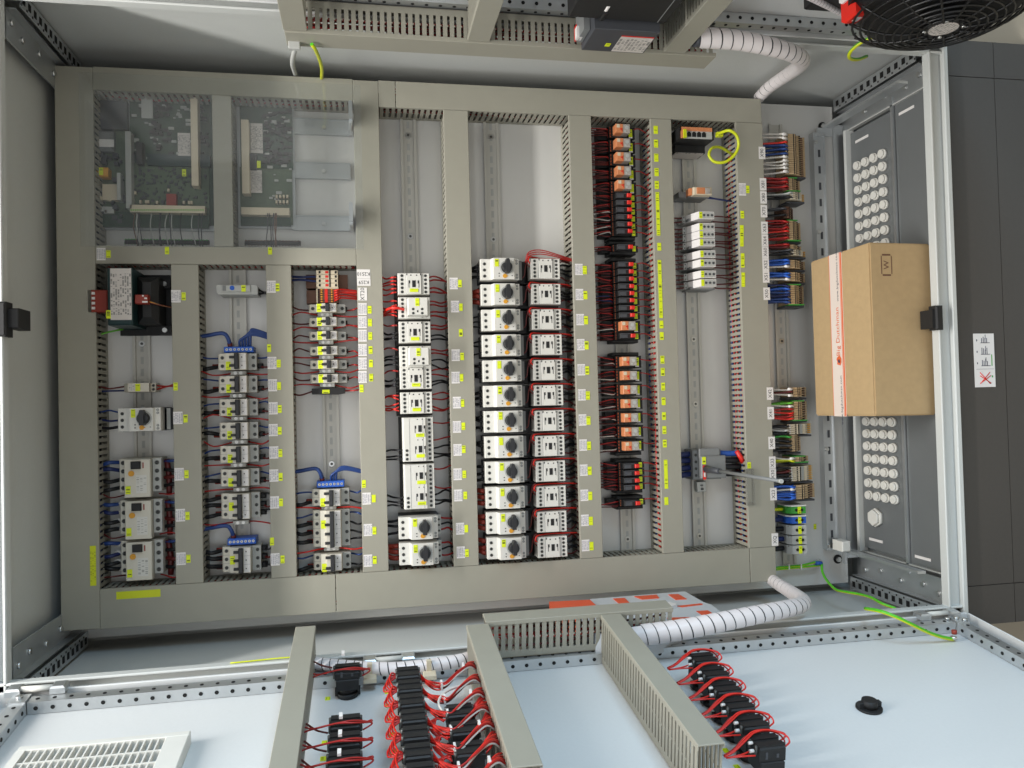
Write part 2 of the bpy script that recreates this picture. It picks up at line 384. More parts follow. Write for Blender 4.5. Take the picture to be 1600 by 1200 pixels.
def plug_mesh(r, h, n): return MB().cyl((-h, 0, 0), r * .86, h * .4, 'x', n).cyl((-h * .6, 0, 0), r, h * .6, 'x', n).mesh('blanking_plug', 'white')
pm = plug_mesh(.0108, .012, 14)
wc = [at_u(1343 + 10 * k, 245 - k * 3, UG - .01).z for k in range(4)]
wc = [.062 + .031 * k for k in range(4)]
y0, y1 = at_u(1380, 778, UG - .01).y, at_u(1370, 243, UG - .01).y
NR = 28
for i in range(NR):
    for k in range(4):
        part('blanking_plug', pm, None, gl1, loc=(UG, y0 + (y1 - y0) * i / (NR - 1), wc[k]))
part('blanking_plug', plug_mesh(.022, .016, 6), None, gl1, loc=(UG, at_u(1370, 808, UG).y, .085), label='large hexagonal white blanking plug')
# corner bracket, plug and bolts at the foot of the plate
bu, bv = at(1319, 853, .06).x, at(1319, 853, .06).y
cp('edge_cap', MB().box(bu - .011, bu + .011, bv - .012, bv + .012, .03, .07, 0, .002), 'white', label='small white plastic edge cap')
cp('support_arm', MB().box(bu + .011, bu + .03, bv - .018, bv - .012, .02, .30).box(bu + .02, bu + .026, bv - .05, bv - .018, .02, .03), 'zinc')
tv = at(1315, 195, .05).y
cp('support_arm', MB().box(bu + .005, bu + .03, tv + .0, tv + .006, .02, .30).box(bu - .01, bu + .03, tv - .02, tv, .02, .024), 'zinc')
for (x, y) in ((1300, 173), (1330, 160), (1400, 140), (1420, 885), (1370, 895), (1445, 912)):
    q = at(x, y, .02)
# latch catches on the lips
q = at(14, 497, WF + .01); cp('latch_catch', MB().box(q.x - .022, q.x - .006, q.y - .03, q.y + .028, WF - .02, WF + .008, 0, .003).box(q.x - .008, q.x + .010, q.y - .016, q.y + .018, WF - .05, WF - .002, 0, .002), 'black', label='black plastic latch catch on the roof flange')
q = at(1467, 497, WF + .01); cp('latch_catch', MB().box(q.x - .007, q.x + .010, q.y - .024, q.y + .026, WF - .01, WF + .012, 0, .003).box(q.x - .012, q.x - .003, q.y - .02, q.y + .018, WF - .03, WF + .006), 'black', label='black plastic latch catch on the floor flange')
# cross rail (slotted) over the plate
ru0, ru1 = at(1284, 600, .02).x, at(1300, 600, .02).x; rv0, rv1 = at(1293, 860, .02).y, at(1272, 207, .02).y
rl = cp('cross_rail', MB().box(ru0, ru1, rv0, rv1, .016, .02).box(ru1 - .002, ru1 + .001, rv0, rv1, 0, .024).box(ru0, ru0 + .002, rv0, rv1, 0, .016), 'zinc')
h = MB(); n = 24
for i in range(n):
    v = rv0 + .03 + i * (rv1 - rv0 - .05) / n; h.box((ru0 + ru1) / 2 - .003, (ru0 + ru1) / 2 + .003, v, v + .018, .0201, .0206)
part('rail_slots', h, 'dgrey', rl, kind='stuff')
b_ = MB()
for (x, y) in ((1275, 222), (1280, 362), (1292, 702), (1297, 853)):
    q = at(x, y, .022); b_.cyl((q.x, q.y, .02), .005, .004, 'z', 10)
part('rail_screws', b_, 'steel', rl)
# mounting plate
pu1 = at(1324, 870, 0).x; pv0 = at(1270, 893, 0).y; pv1 = .712
mp = thing('mounting_plate', 'flat light grey mounting plate at the back of the cabinet', 'mounting plate', (pu1, .12, 0))
part('sheet', MB().box(-.585, pu1, -.462, pv1, -.003, 0), 'plate', mp, loc=(-pu1, -.12, 0))
for (x, y) in ((138, 144), (1310, 874), (1286, 197)):
    q = at(x, y, .004); part('fixing_bolt', MB().cyl((0, 0, 0), .011, .002, 'z', 14, 1).cyl((0, 0, .002), .0065, .006, 'z', 6), ['steel', 'black'], mp, loc=(q.x - pu1, q.y - .12, 0))
# ================================================================== DIN rails
def din(x, y0, y1, label, wd_=.035):
    c = at(x, (y0 + y1) / 2, .004); va, vb = at(x, y1, .004).y, at(x, y0, .004).y
    t = thing('mounting_rail', label, 'rail', (c.x, va, 0)); L = vb - va; hw = wd_ / 2
    m = MB().box(-hw + .005, hw - .005, 0, L, .0005, .0015)
    for s in (-1, 1):
        a, b = sorted((s * hw, s * (hw - .0055))); m.box(a, b, 0, L, .0065, .0075)
        a, b = sorted((s * (hw - .005), s * (hw - .006))); m.box(a, b, 0, L, .0015, .0065)
    part('hat_profile', m, 'rail', t)
    s_ = MB(); n = int(L / .025)
    for i in range(n): s_.box(-.003, .003, .006 + i * .025, .021 + i * .025, .0016, .0018)
    part('rail_slots', s_, 'lgrey', t, kind='stuff')
    return t, c.x, va
def rail_screw(t3, x, y):
    t, cx, va = t3; q = at(x, y, .004); part('rail_screw', MB().cyl((0, 0, .0015), .0062, .002, 'z', 12).cyl((0, 0, .0035), .003, .0006, 'z', 8, 1), ['steel', 'screw'], t, loc=(0, q.y - va, 0))
r1 = din(224, 515, 912, 'steel mounting rail behind the transformer and the residual current breakers'); rail_screw(r1, 222, 537); rail_screw(r1, 223, 640)
r2 = din(375, 414, 905, 'steel mounting rail behind the two-pole breakers beside the transformer column')
r3 = din(517, 424, 898, 'steel mounting rail behind the narrow single-pole breakers'); rail_screw(r3, 515, 725)
r4 = din(645, 180, 890, 'steel mounting rail behind the column of contactors left of the motor switches'); rail_screw(r4, 639, 211); rail_screw(r4, 641, 369)
r5 = din(775, 180, 880, 'steel mounting rail behind the motor protection switches'); rail_screw(r5, 774, 214); rail_screw(r5, 778, 374)
r5b = din(853, 405, 878, 'steel mounting rail hidden behind the stacked contactors')
r6 = din(972, 190, 862, 'steel mounting rail behind the black relay modules'); rail_screw(r6, 973, 843)
r7 = din(1084, 195, 858, 'steel mounting rail behind the network switch and the grey main switch'); rail_screw(r7, 1090, 530); rail_screw(r7, 1093, 631); rail_screw(r7, 1099, 837)
r8 = din(1222, 195, 882, 'steel mounting rail behind the terminal blocks by the cabinet floor'); rail_screw(r8, 1224, 533)
# ================================================================== cable ducts
DH = .08
def finger_mesh(L, h, side):  # along y from 0..L, standing at x=0, thickness to +x
    def f():
        m = MB().box(0, .0016, 0, L, .002, .013); n = int(L / .0125)
        for i in range(n):
            y = .003 + i * .0125
            m.box(0, .0016, y, y + .0072, .013, h - .003)
            m.box(0, .0016, y + .0072, y + .0094, h * .52, h * .58)
        return m
    return f()
DUCTS = {}
def duct(key, axis, a0, a1, c0, c1, label, seams=(), fing=(1, 1), h=DH, wires=(), fr='M', single=False, ztop=0):
    # a: along, c: across.  local frame: x across, y along for axis 'v';  swapped for 'u'
    loc = (c0, a0, 0) if axis == 'v' else (a0, c1, 0)
    rot = None if axis == 'v' else Matrix.Rotation(-math.pi / 2, 4, 'Z')   # y(along)->+u ,  x(across)-> -v
    t = thing('cable_duct', label, 'cable duct', loc, fr, rot=rot)
    L = a1 - a0; Wd = c1 - c0
    part('base', MB().box(.001, Wd - .001, 0, L, .0003, .002), 'duct', t)
    cuts = [0] + [s - a0 for s in seams] + [L]
    for i in range(len(cuts) - 1):
        g = .0006
        part('cover', MB().box(-.0012, Wd + .0012, cuts[i] + g, cuts[i + 1] - g, h - .0022 + ztop, h + ztop, 0, .0008).box(-.0012, -.0002, cuts[i] + g, cuts[i + 1] - g, h - .008, h - .0022 + ztop).box(Wd + .0002, Wd + .0012, cuts[i] + g, cuts[i + 1] - g, h - .008, h - .0022 + ztop), 'duct', t)
    for k, x in ((0, 0), (1, Wd - .0016)):
        if not fing[k]: continue
        if not single: part('slotted_side', finger_mesh(L, h, 0), 'duct', t, loc=(x, 0, 0), kind='stuff')
        else:
            sd = part('side_strip', MB().box(0, .0016, 0, L, .002, .013), 'duct', t, loc=(x, 0, 0))
            fm = cached(('finger', h), lambda: MB().box(0, .0016, 0, .0078, .013, h - .003).box(0, .0016, .0078, .0098, h * .5, h * .54).mesh('finger', 'duct'))
            for i in range(int(L / .0125)): part('finger', fm, None, t, loc=(x, .003 + i * .0125, 0))
    for (x, z, r, m) in wires:
        pts = [(x * Wd + rnd(-.003, .003), y * L, z * h + rnd(-.004, .004)) for y in (.01, .2, .4, .6, .8, .99)]
        part('wire', MB().tube(smooth(pts, 3), r, 5), m, t)
    DUCTS[key] = (t, axis, a0, c0, c1, h); return t
VB, VT = -.3478, .636; HT0, HT1 = .297, .331
RW = lambda *cs: [(x, z, .0022, c) for (x, z, c) in cs]
redw = RW((.1, .3, 'red_wire'), (.12, .5, 'dark_red_wire'), (.1, .7, 'red_wire'), (.9, .35, 'red_wire'), (.88, .6, 'dark_red_wire'), (.5, .4, 'black_wire'))
mixw = RW((.08, .25, 'blue_wire'), (.1, .45, 'red_wire'), (.08, .6, 'bright_red_wire'), (.12, .75, 'red_wire'), (.9, .3, 'dark_red_wire'), (.9, .6, 'black_wire'))
blkw = RW((.1, .3, 'black_wire'), (.1, .6, 'dark_red_wire'), (.9, .4, 'black_wire'), (.9, .7, 'navy'))
duct('A', 'v', -.425, .690, -.585, -.517, 'wide grey cable duct along the cabinet roof at the left edge', wires=blkw)
duct('Tl', 'u', -.516, -.006, .646, .690, 'grey cable duct along the upper edge above the covered circuit boards', wires=redw)
duct('D', 'v', VB, .690, -.005, .0455, 'grey cable duct carrying the K2S10 and K2S9 labels', wires=redw)
duct('Tr', 'u', .0468, .927, VT, .690, 'grey cable duct along the upper edge above the contactor and relay columns', seams=(.083,), wires=redw)
duct('Bl', 'u', -.516, .927, -.4245, VB - .0012, 'wide grey cable duct along the lower edge of the mounting plate', seams=(at(525, 930, DH).x, at(1172, 880, DH).x), fing=(1, 1), wires=redw)
duct('Hm', 'u', -.516, -.006, HT0, HT1, 'grey cable duct between the covered circuit boards and the breaker columns', wires=redw)
duct('B', 'v', VB, HT0 - .0012, -.373, -.323, 'grey cable duct between the transformer column and the two-pole breakers', wires=blkw)
duct('C', 'v', VB, HT0 - .0012, -.189, -.141, 'grey cable duct between the two-pole breakers and the single-pole breakers', wires=redw)
duct('P', 'v', HT1 + .0012, .645, -.289, -.254, 'narrow grey cable duct between the two covered circuit boards')
duct('E', 'v', VB, VT - .0012, .1855, .2365, 'grey cable duct between the contactor column and the motor protection switches', wires=blkw)
duct('F', 'v', VB, VT - .0012, .4645, .513, 'grey cable duct between the stacked contactors and the black relays', wires=blkw)
duct('G', 'v', VB, VT - .0012, .655, .7025, 'grey cable duct with a row of yellow tags right of the black relays', wires=mixw)
duct('H', 'v', VB, VT - .0012, .8625, .927, 'grey cable duct carrying the X-numbered terminal labels', wires=RW((.06, .2, 'blue_wire'), (.06, .35, 'red_wire'), (.07, .5, 'bright_red_wire'), (.06, .66, 'blue_wire'), (.08, .8, 'red_wire'), (.3, .4, 'dark_red_wire'), (.4, .6, 'black_wire')))
# stickers on ducts
def stick(key, px, py, wpx, hpx, m, name='sticker'):
    t, axis, a0, c0, c1, h = DUCTS[key]; q = at(px, py, h)
    sc = (at(px + 10, py, h).x - q.x) / 10
    a, b = wpx * sc / 2, hpx * sc / 2
    if axis == 'v':
        me = cached((name, m, wpx, hpx, axis), lambda: MB().box(-a, a, -b, b, 0, .0004).mesh(name, m)); loc = (q.x - c0, q.y - a0, h + .0002)
        o = part(name, me, None, t, loc=loc); return o
    me = cached((name, m, wpx, hpx, axis), lambda: MB().box(-a, a, -b, b, 0, .0004).mesh(name, m))
    o = part(name, me, None, t, loc=(c1 - q.y, q.x - a0, h + .0002)); o.rotation_euler = (0, 0, math.pi / 2); return o
WL = [('B', 275, 463), ('B', 278, 653), ('B', 280, 741), ('B', 282, 805), ('B', 283, 873),
      ('C', 424, 448), ('C', 425, 567), ('C', 426, 602), ('C', 427, 638), ('C', 427, 672), ('C', 428, 707), ('C', 428, 743), ('C', 429, 785), ('C', 430, 874)]
for i, y in enumerate((483, 503.5, 524.5, 547, 568, 589)): WL.append(('D', 566.5, y))
for (x, y) in ((573, 779), (575, 828), (575, 876)): WL.append(('D', x, y))
for (x, y) in ((709, 443), (711, 479), (712, 555), (712, 590), (714, 629), (714, 667), (715, 703), (715, 741), (716, 774), (719, 826), (720, 863)): WL.append(('E', x, y))
for i in range(12): WL.append(('F', 904.5 + i * .95, 421 + i * 39.2))
for k, x, y in WL: stick(k, x, y, 14.5, 20.5, 'label_text', 'paper_label')
for (x, y) in ((285, 463),): stick('B', 287, 463, 6.5, 13, 'tag_text', 'yellow_tag')
for (x, y) in ((274.5, 604), (290, 654), (291.5, 741), (293, 806), (294.5, 873)): stick('B', x, y, 6.5, 13, 'tag_text', 'yellow_tag')
for (x, y) in ((433.5, 449), (420.5, 544), (435.5, 568), (436, 603), (437, 639), (437, 673), (438, 708), (438.5, 745), (439, 785), (425, 846), (441.5, 874)): stick('C', x, y, 6.5, 13, 'tag_text', 'yellow_tag')
for (x, y) in ((577.5, 484), (578, 504), (578.5, 525), (579, 547), (579.5, 568), (580, 590), (565, 607), (568.5, 756), (584, 779), (585, 829), (585.5, 875)): stick('D', x, y, 6.5, 13, 'tag_text', 'yellow_tag')
for (x, y) in ((718.5, 443), (720, 480), (720, 520), (722, 557), (721, 590), (722.5, 630), (724, 666), (724.5, 702), (725.5, 741), (727, 774), (728.5, 826), (729.5, 864)): stick('E', x, y, 6.5, 13, 'tag_text', 'yellow_tag')
for i in range(12): stick('F', 913.5 + i * .95, 422 + i * 39.2, 6.5, 12.5, 'tag_text', 'yellow_tag')
for y in (203, 224.5, 246.5, 269, 289): stick('G', 1024.5 + (y - 203) * .02, y, 6.5, 12, 'tag_text', 'yellow_tag')
for (y0_, y1_) in ((300, 368), (406, 497), (718, 765)):
    n = int((y1_ - y0_) / 11.3)
    for i in range(n):
        y = y0_ + 6 + i * 11.3; stick('G', 1027.5 + (y - 320) * .031, y, 5.6, 10.8, 'tag_text', 'yellow_tag')
for y in (385.5, 507, 525, 562, 581, 604, 627, 650, 672, 693, 783): stick('G', 1030 + (y - 386) * .028, y, 6, 11.5, 'tag_text', 'yellow_tag')
for y in (296, 335.5): stick('H', 1168 + (y - 296) * .02 - (9 if y > 300 else 0), y, 5.5, 11, 'tag_text', 'yellow_tag')
for (y0_, y1_) in ((352, 385), (396, 418), (426, 448)):
    n = round((y1_ - y0_) / 11)
    for i in range(n): stick('H', 1159 + (y0_ - 352) * .03, y0_ + 5.5 + i * 11, 5.6, 10.6, 'tag_text', 'yellow_tag')
stick('H', 1170.5, 727, 5.5, 9, 'tag_text', 'yellow_tag'); stick('H', 1160, 296, 11, 18, 'label_text', 'paper_label')
stick('Hm', 158, 397, 14, 21, 'label_text', 'paper_label'); stick('Hm', 169.5, 397, 7, 12.5, 'tag_text', 'yellow_tag')
stick('Hm', 261, 391.5, 6.5, 12.5, 'tag_text', 'yellow_tag'); stick('Hm', 422, 392, 6.5, 12.5, 'tag_text', 'yellow_tag')
stick('A', 145.5, 884, 9.5, 67, 'tape_text', 'yellow_tape'); stick('Bl', 216.5, 928.5, 69, 12.5, 'yellow_tape', 'yellow_tape')
# lettered labels (print reads with the cabinet standing upright)
def lettered(key, px, py, wpx, hpx, body, size, xd=(0, 1, 0), yd=(-1, 0, 0), m='ink'):
    o = stick(key, px, py, wpx, hpx, 'label_white', 'paper_label')
    put_text(o, body, size, m, (0, 0, .0006), xd, yd)
for (y, s) in ((239, 'X90'), (288, 'X81'), (308.5, 'X80'), (330, 'X70'), (356, 'X63'), (376, 'X64'), (394, 'X60'), (413.5, 'X52'), (432, 'X51'), (459, 'X50'), (615, 'X42'), (645.5, 'X41'), (692, 'X40'), (723, 'X33'), (741, 'X30'), (772, 'X23'), (843, 'XQ')):
    lettered('H', 1190.5 + (y - 239) * .0335, y, 10, 17.8, s, .0118)
lettered('D', 568, 428, 21, 14.4, 'K2S10', .0105, (-1, 0, 0), (0, -1, 0)); lettered('D', 568.5, 441, 21, 11.5, 'K2S9', .0105, (-1, 0, 0), (0, -1, 0))
lettered('D', 566.5, 459.5, 14, 20.5, 'XT20', .0115)
# ================================================================== device builders (local: x=u, y=v, z=w, origin on the plate at the device centre)
def screws(pts, z, r=.0034, h=.0006):
    m = MB()
    for (x, y) in pts:
        m.cyl((x, y, z), r, h, 'z', 10); m.cyl((x, y, z + h), r * .62, h * .6, 'z', 8, 1)
        m.box(x - r * .55, x + r * .55, y - r * .12, y + r * .12, z + h * 1.6, z + h * 1.9, 0)
    return m
def tag(parent, x, y, z, a=.0042, b=.0082, m='tag_text'):
    me = cached(('dtag', a, b, m), lambda: MB().box(-a, a, -b, b, 0, .0005).mesh('yellow_tag', m)); return part('yellow_tag', me, None, parent, loc=(x, y, z))
def center(x0, x1, y0, y1, w): q = at((x0 + x1) / 2, (y0 + y1) / 2, w); return q
def span(x0, x1, y0, y1, w):
    yc = (y0 + y1) / 2; xc = (x0 + x1) / 2
    return at(x1, yc, w).x - at(x0, yc, w).x, at(xc, y0, w).y - at(xc, y1, w).y
def wires_to(parent, cu, cv, x, ys, z, u_duct, specs, zd=.045, sag=.008):
    # from device terminal x (local) at each y (local) across to the duct face at u_duct (cabinet u)
    for y, (m, r) in zip(ys, specs):
        if m is None: continue
        x1 = u_duct - cu; dy = rnd(-.006, .006); s = rnd(-sag, sag)
        wire(parent, [(x, y, z), (x * .75 + x1 * .25, y + s * .5 + dy * .2, z + .004), (x * .35 + x1 * .65, y + s + dy * .6, zd + .004), (x1, y + dy, zd), (x1 + (.006 if x1 > x else -.006), y + dy, zd)], r, m, k=3)
# --- motor protection switch
def mpcb(q, label, group, L=.094, Wd=.0458, w=.098, tagx=True):
    t = thing('motor_protection_switch', label, 'motor switch', (q.x, q.y, 0), group=group); a, b = L / 2, Wd / 2
    part('base', cached(('mpb', L, Wd), lambda: MB().box(-a + .002, a + .004, -b - .001, b + .0005, .008, .055).mesh('base', 'dgrey')), None, t)
    part('body', cached(('mp', L, Wd), lambda: MB().prof([(-a, .05), (-a, .080), (-a + .001, .082), (-a + .022, .082), (-a + .026, w), (a - .012, w), (a - .010, w - .008), (a, w - .009), (a, .05)], -b, b).mesh('body', 'white')), None, t)
    kx, ky = a - .029, .0022
    def knob():
        m = MB().cyl((0, 0, 0), .0118, .003, 'z', 20).cyl((0, 0, .003), .0112, .012, 'z', 20, 0, .0102)
        m.poly([(-.0042, -.0135), (.0042, -.0135), (.0046, .010), (.0028, .0165), (-.0028, .0165), (-.0046, .010)], .002, .021); return m.mesh('rotary_knob', 'knob')
    part('rotary_knob', cached('mpk', knob), None, t, loc=(kx, ky, w))
    part('knob_scale', cached('mps', lambda: MB().cyl((0, 0, 0), .0148, .0004, 'z', 24).mesh('knob_scale', 'lgrey')), None, t, loc=(kx, ky, w))
    part('setting_dial', cached('mpd', lambda: MB().cyl((0, 0, 0), .0046, .0012, 'z', 12).poly([(.003, -.002), (.0075, 0), (.003, .002)], 0, .001).mesh('setting_dial', 'orange')), None, t, loc=(kx - .004, -b + .0068, w))
    part('terminal_screws', cached(('mpt', L), lambda: screws([(-a + .0085, s * .0132 - .001) for s in (-1, 0, 1)], .082).mesh('terminal_screws', ['screw', 'hole'])), None, t)
    part('terminal_screws', cached(('mpu', L), lambda: screws([(a - .005, s) for s in (-.0185, -.0125, .0125, .0185)], w - .0086, .0026).mesh('terminal_screws', ['mgrey', 'lgrey'])), None, t)
    part('test_slot', cached('mpe', lambda: MB().box(-.0012, .0012, -.0006, .0006, 0, .0004).box(-.0295, -.027, .004, .006, 0, .0004).box(-.0295, -.027, -.002, .0, 0, .0004).mesh('test_slot', 'hole')), None, t, loc=(a - .017, -b + .0075, w))
    tag(t, -a + .033, b - .0105, w + .0002)
    return t
# --- contactor
def contactor(q, label, group, L=.0655, Wd=.0455, w=.088, tagged=False, aux=False, base=True):
    t = thing('contactor', label, 'contactor', (q.x, q.y, 0), group=group); a, b = L / 2, Wd / 2
    if base: part('base', cached(('cb', L, Wd), lambda: MB().box(-a - .006, a + .003, -b - .0045, b, .006, .05).mesh('base', 'black')), None, t)
    part('body', cached(('c', L, Wd), lambda: MB().box(-a, a, -b, b, .05, w - .003, 0, .001).box(-a + .0175, a - .0175, -b + .0005, b - .0005, w - .003, w, 0, .0008).mesh('body', 'white')), None, t)
    n = 5; ys = [b - .0055 - i * (Wd - .011) / (n - 1) for i in range(n)]
    part('terminal_screws', cached(('ct', L, Wd), lambda: screws([(s * (a - .0085), y) for s in (-1, 1) for y in ys], w - .003, .0031).mesh('terminal_screws', ['screw', 'hole'])), None, t)
    def ind():
        m = MB().box(-.0036, .0036, -.0075, .0068, w, w + .0006)
        for s in (-1, 1):
            m.box(s * .0095 - .0016, s * .0095 + .0016, .0005, .0068, w, w + .0005).box(s * .0105 - .0006, s * .0105 + .0006, -.0085, .0005, w, w + .0004)
            m.box(s * .006 - .0012, s * .006 + .0012, b - .006, b - .0035, w, w + .0003); m.box(s * .0145 - .0009, s * .0145 + .0009, b - .005, b - .001, w, w + .0003)
        return m.mesh('indicator_window', 'black')
    part('indicator_window', cached(('ci', Wd), ind), None, t)
    part('seam_lines', cached(('cs', L, Wd), lambda: MB().box(-a + .0168, -a + .0175, -b + .001, b - .001, w - .003, w - .0025).box(a - .0175, a - .0168, -b + .001, b - .001, w - .003, w - .0025).mesh('seam_lines', 'mgrey')), None, t)
    if aux:
        x = part('auxiliary_block', cached('caux', lambda: MB().box(-.0155, .0255, -.0185, .0185, w, w + .034, 0, .0012).mesh('auxiliary_block', 'white')), None, t, loc=(0, -.001, 0))
        part('terminal_screws', cached('cauxs', lambda: screws([(-.005, -.006), (-.005, -.0145), (.0135, -.006), (.0135, -.0145)], w + .034, .0027).box(.003, .0055, -.0125, -.0085, w + .034, w + .0345, 1).mesh('terminal_screws', ['screw', 'hole'])), None, x)
        tag(x, .004, .0085, w + .0342)
    elif tagged: tag(t, 0, -b + .0085, w + .0007, .0088, .0036)
    return t
# --- miniature circuit breaker, n poles
def mcb(q, n, label, group, L=.0815, pole=.0181, w=.066, toggle_low=True, upper=False):
    Wd = n * pole; t = thing('circuit_breaker', label, 'circuit breaker', (q.x, q.y, 0), group=group); a, b = L / 2, Wd / 2
    P = [(-a, .008), (-a, .043), (-a + .003, .046), (-a + .0150, .046), (-a + .0165, .058), (-a + .0275, .060), (-a + .0285, w), (a - .0185, w), (a - .0175, .058), (a - .017, .046), (a - .002, .046), (a, .044), (a, .008)]
    part('body', cached(('mcb', n), lambda: MB().prof(P, -b, b).mesh('body', 'cream')), None, t)
    part('terminal_cover', cached(('mct', n), lambda: MB().box(a - .0165, a - .0003, -b + .0004, b - .0004, .046, .0475).mesh('terminal_cover', 'lgrey')), None, t)
    ys = [b - pole * (i + .5) for i in range(n)]
    part('terminal_screws', cached(('mcs', n), lambda: screws([(-a + .0085, y) for y in ys], .046, .0038).mesh('terminal_screws', ['screw', 'hole'])), None, t)
    part('terminal_screws', cached(('mcs2', n), lambda: screws([(a - .0065, y) for y in ys], .0475, .0038).mesh('terminal_screws', ['screw', 'hole'])), None, t)
    part('toggle_bar', cached(('mtb', n), lambda: MB().box(-.0025, .0062, -b + .001, b - .001, w, w + .011, 0, .0015).mesh('toggle_bar', 'knob')), None, t)
    tm = cached('mtg', lambda: MB().box(-.0128, -.0025, -.0026, .0026, w - .001, w + .006, 0, .001).mesh('toggle', 'knob'))
    for y in ys: part('toggle', tm, None, t, loc=(0, y, 0))
    part('print_field', cached(('mpf', n), lambda: MB().box(.0075, a - .0195, -b + .0012, b - .0012, w, w + .0003).mesh('print_field', 'label_white')), None, t)
    part('type_mark', cached(('mtm', n), lambda: (lambda m: [m.box(.0105, .0125, y - .0012, y + .0012, w + .0004, w + .0006) for y in ys] and m)(MB()).mesh('type_mark', 'ink')), None, t)
    for i in range(n - 1):
        part('pole_seam', cached('mse', lambda: MB().box(-a + .001, a - .001, -.0002, .0002, .044, .0464).box(.0075, a - .0185, -.0002, .0002, w, w + .00045).mesh('pole_seam', 'mgrey')), None, t, loc=(0, b - pole * (i + 1), 0))
    tag(t, -a + .0222, ys[-1] if n < 3 else ys[1], .0598, .0048, .0086)
    return t
def holder(q, label, group):
    t = thing('label_clip', label, 'clip', (q.x, q.y, 0), group=group)
    part('clip_body', cached('hold', lambda: MB().box(-.0155, .0155, -.0045, .0045, .008, .045, 0, .001).mesh('clip_body', 'lgrey')), None, t)
    part('clip_screws', cached('holds', lambda: screws([(-.006, 0), (.005, 0)], .045, .0034).mesh('clip_screws', ['steel', 'white'])), None, t)
    return t
# --- four-pole residual current breaker
def rccb(q, label, group):
    t = thing('residual_current_breaker', label, 'circuit breaker', (q.x, q.y, 0), group=group); a = .0405; b = .0385; w = .068
    part('body', cached('rc', lambda: MB().box(-a, a, -b + .009, b, .008, .047, 0, .001).box(-a + .0145, a - .0175, -b, b - .001, .047, w, 0, .001).mesh('body', 'cream')), None, t)
    ys = [b - .0085 - i * .0168 for i in range(4)]
    part('terminal_cover', cached('rcc', lambda: MB().box(a - .0165, a - .0004, -b + .0095, b - .0005, .047, .052).mesh('terminal_cover', 'lgrey')), None, t)
    part('terminal_screws', cached('rcs', lambda: screws([(-a + .0072, y) for y in ys], .047, .0046).mesh('terminal_screws', ['screw', 'hole'])), None, t)
    part('terminal_screws', cached('rcs2', lambda: screws([(a - .0085, y - .001) for y in ys], .052, .0046).mesh('terminal_screws', ['screw', 'hole'])), None, t)
    part('rocker_switch', cached('rcr', lambda: MB().box(-.0125, .0055, .0185, .0335, w, w + .007, 0, .0015).mesh('rocker_switch', 'black')), None, t)
    part('rating_mark', cached('rcm', lambda: MB().box(.0085, .0108, .0195, .031, w, w + .0004).mesh('rating_mark', 'terminal_red')), None, t)
    part('test_button', cached('rct', lambda: MB().cyl((-.0125, .0095, w), .0056, .0025, 'z', 14).mesh('test_button', 'orange')), None, t)
    part('rating_print', cached('rcp', lambda: MB().box(-.004, .016, -.03, .006, w + .0001, w + .0003).mesh('rating_print', 'print_text')), None, t)
    tag(t, -a + .0215, -b + .015, w + .0002, .0048, .008)
    return t
# ================================================================== column 1
UA, UB0, UB1, UC0, UC1, UD0, UD1, UE0, UE1, UF0, UF1, UG0, UG1, UH0, UH1 = -.517, -.373, -.323, -.189, -.141, -.005, .0455, .1855, .2365, .4645, .513, .655, .7025, .8625, .927
# transformer
q = center(178, 260, 424, 521, .06); tr = thing('transformer', 'dark transformer block with white rating plate and red terminal strips', 'transformer', (q.x, q.y, 0))
a = (at(260, 470, .04).x - at(177, 470, .04).x) / 2; b = (at(220, 424, .06).y - at(220, 521, .06).y) / 2
part('foot_frame', MB().box(-a, a, -b, b, .004, .014).box(a - .022, a, b - .03, b - .012, .014, .03).box(a - .022, a, -b, -b + .018, .014, .03), 'black', tr)
part('core', MB().box(-a + .004, a - .052, -b + .012, b - .001, .014, .112, 0, .003), 'teal_steel', tr)
part('winding', MB().box(a - .052, a - .012, -b + .018, b - .014, .014, .085, 0, .012).box(-a - .006, -a + .006, -b + .02, b - .015, .014, .06, 0, .005), 'black', tr)
part('rating_plate', MB().box(-a + .010, -a + .0485, -b + .022, b - .003, .1121, .1126), 'plate_text', tr)
part('terminal_strip', MB().box(-a - .034, -a - .003, -.022, .022, .06, .085, 0, .002), 'terminal_red', tr)
m = MB()
for i in range(4): m.box(-a - .032, -a - .026, -.017 + i * .0098, -.012 + i * .0098, .085, .0866)
m.box(-a - .041, -a - .035, -.022, .022, .06, .08); part('terminal_marks', m, 'label_white', tr)
part('terminal_strip', MB().box(a - .05, a - .026, -.008, .010, .085, .103, 0, .001), 'terminal_red', tr)
part('terminal_marks', MB().box(a - .036, a - .026, -.006, -.003, .1032, .1045).box(a - .032, a - .027, .001, .004, .1032, .1045).box(a - .036, a - .033, .006, .009, .1032, .1045), 'label_white', tr)
part('foot_bolt', MB().cyl((a - .011, b - .021, .03), .005, .005, 'z', 8), 'steel', tr); part('foot_bolt', MB().cyl((a - .011, -b + .009, .03), .005, .005, 'z', 8), 'steel', tr)
tag(tr, -a + .006, -b + .033, .1122, .0042, .0082)
for i, c in enumerate(('dark_red_wire', 'orange', 'brown')): wire(tr, [(a - .028, -.004 + i * .002, .09), (a - .008, -.008, .08), (UB0 - q.x + .004, -.012, .055)], .0016, c, k=3)
wire(tr, [(-a + .01, -b + .012, .03), (-a - .02, -b + .004, .04), (UA - q.x - .01, -b - .004, .045)], .002, 'green_wire', k=3)
for i in range(4): wire(tr, [(-a - .034, -.017 + i * .0098, .07), (UA - q.x + .004, -.017 + i * .0098, .055), (UA - q.x - .006, -.017 + i * .0098, .05)], .0018, 'dark_red_wire', k=3)
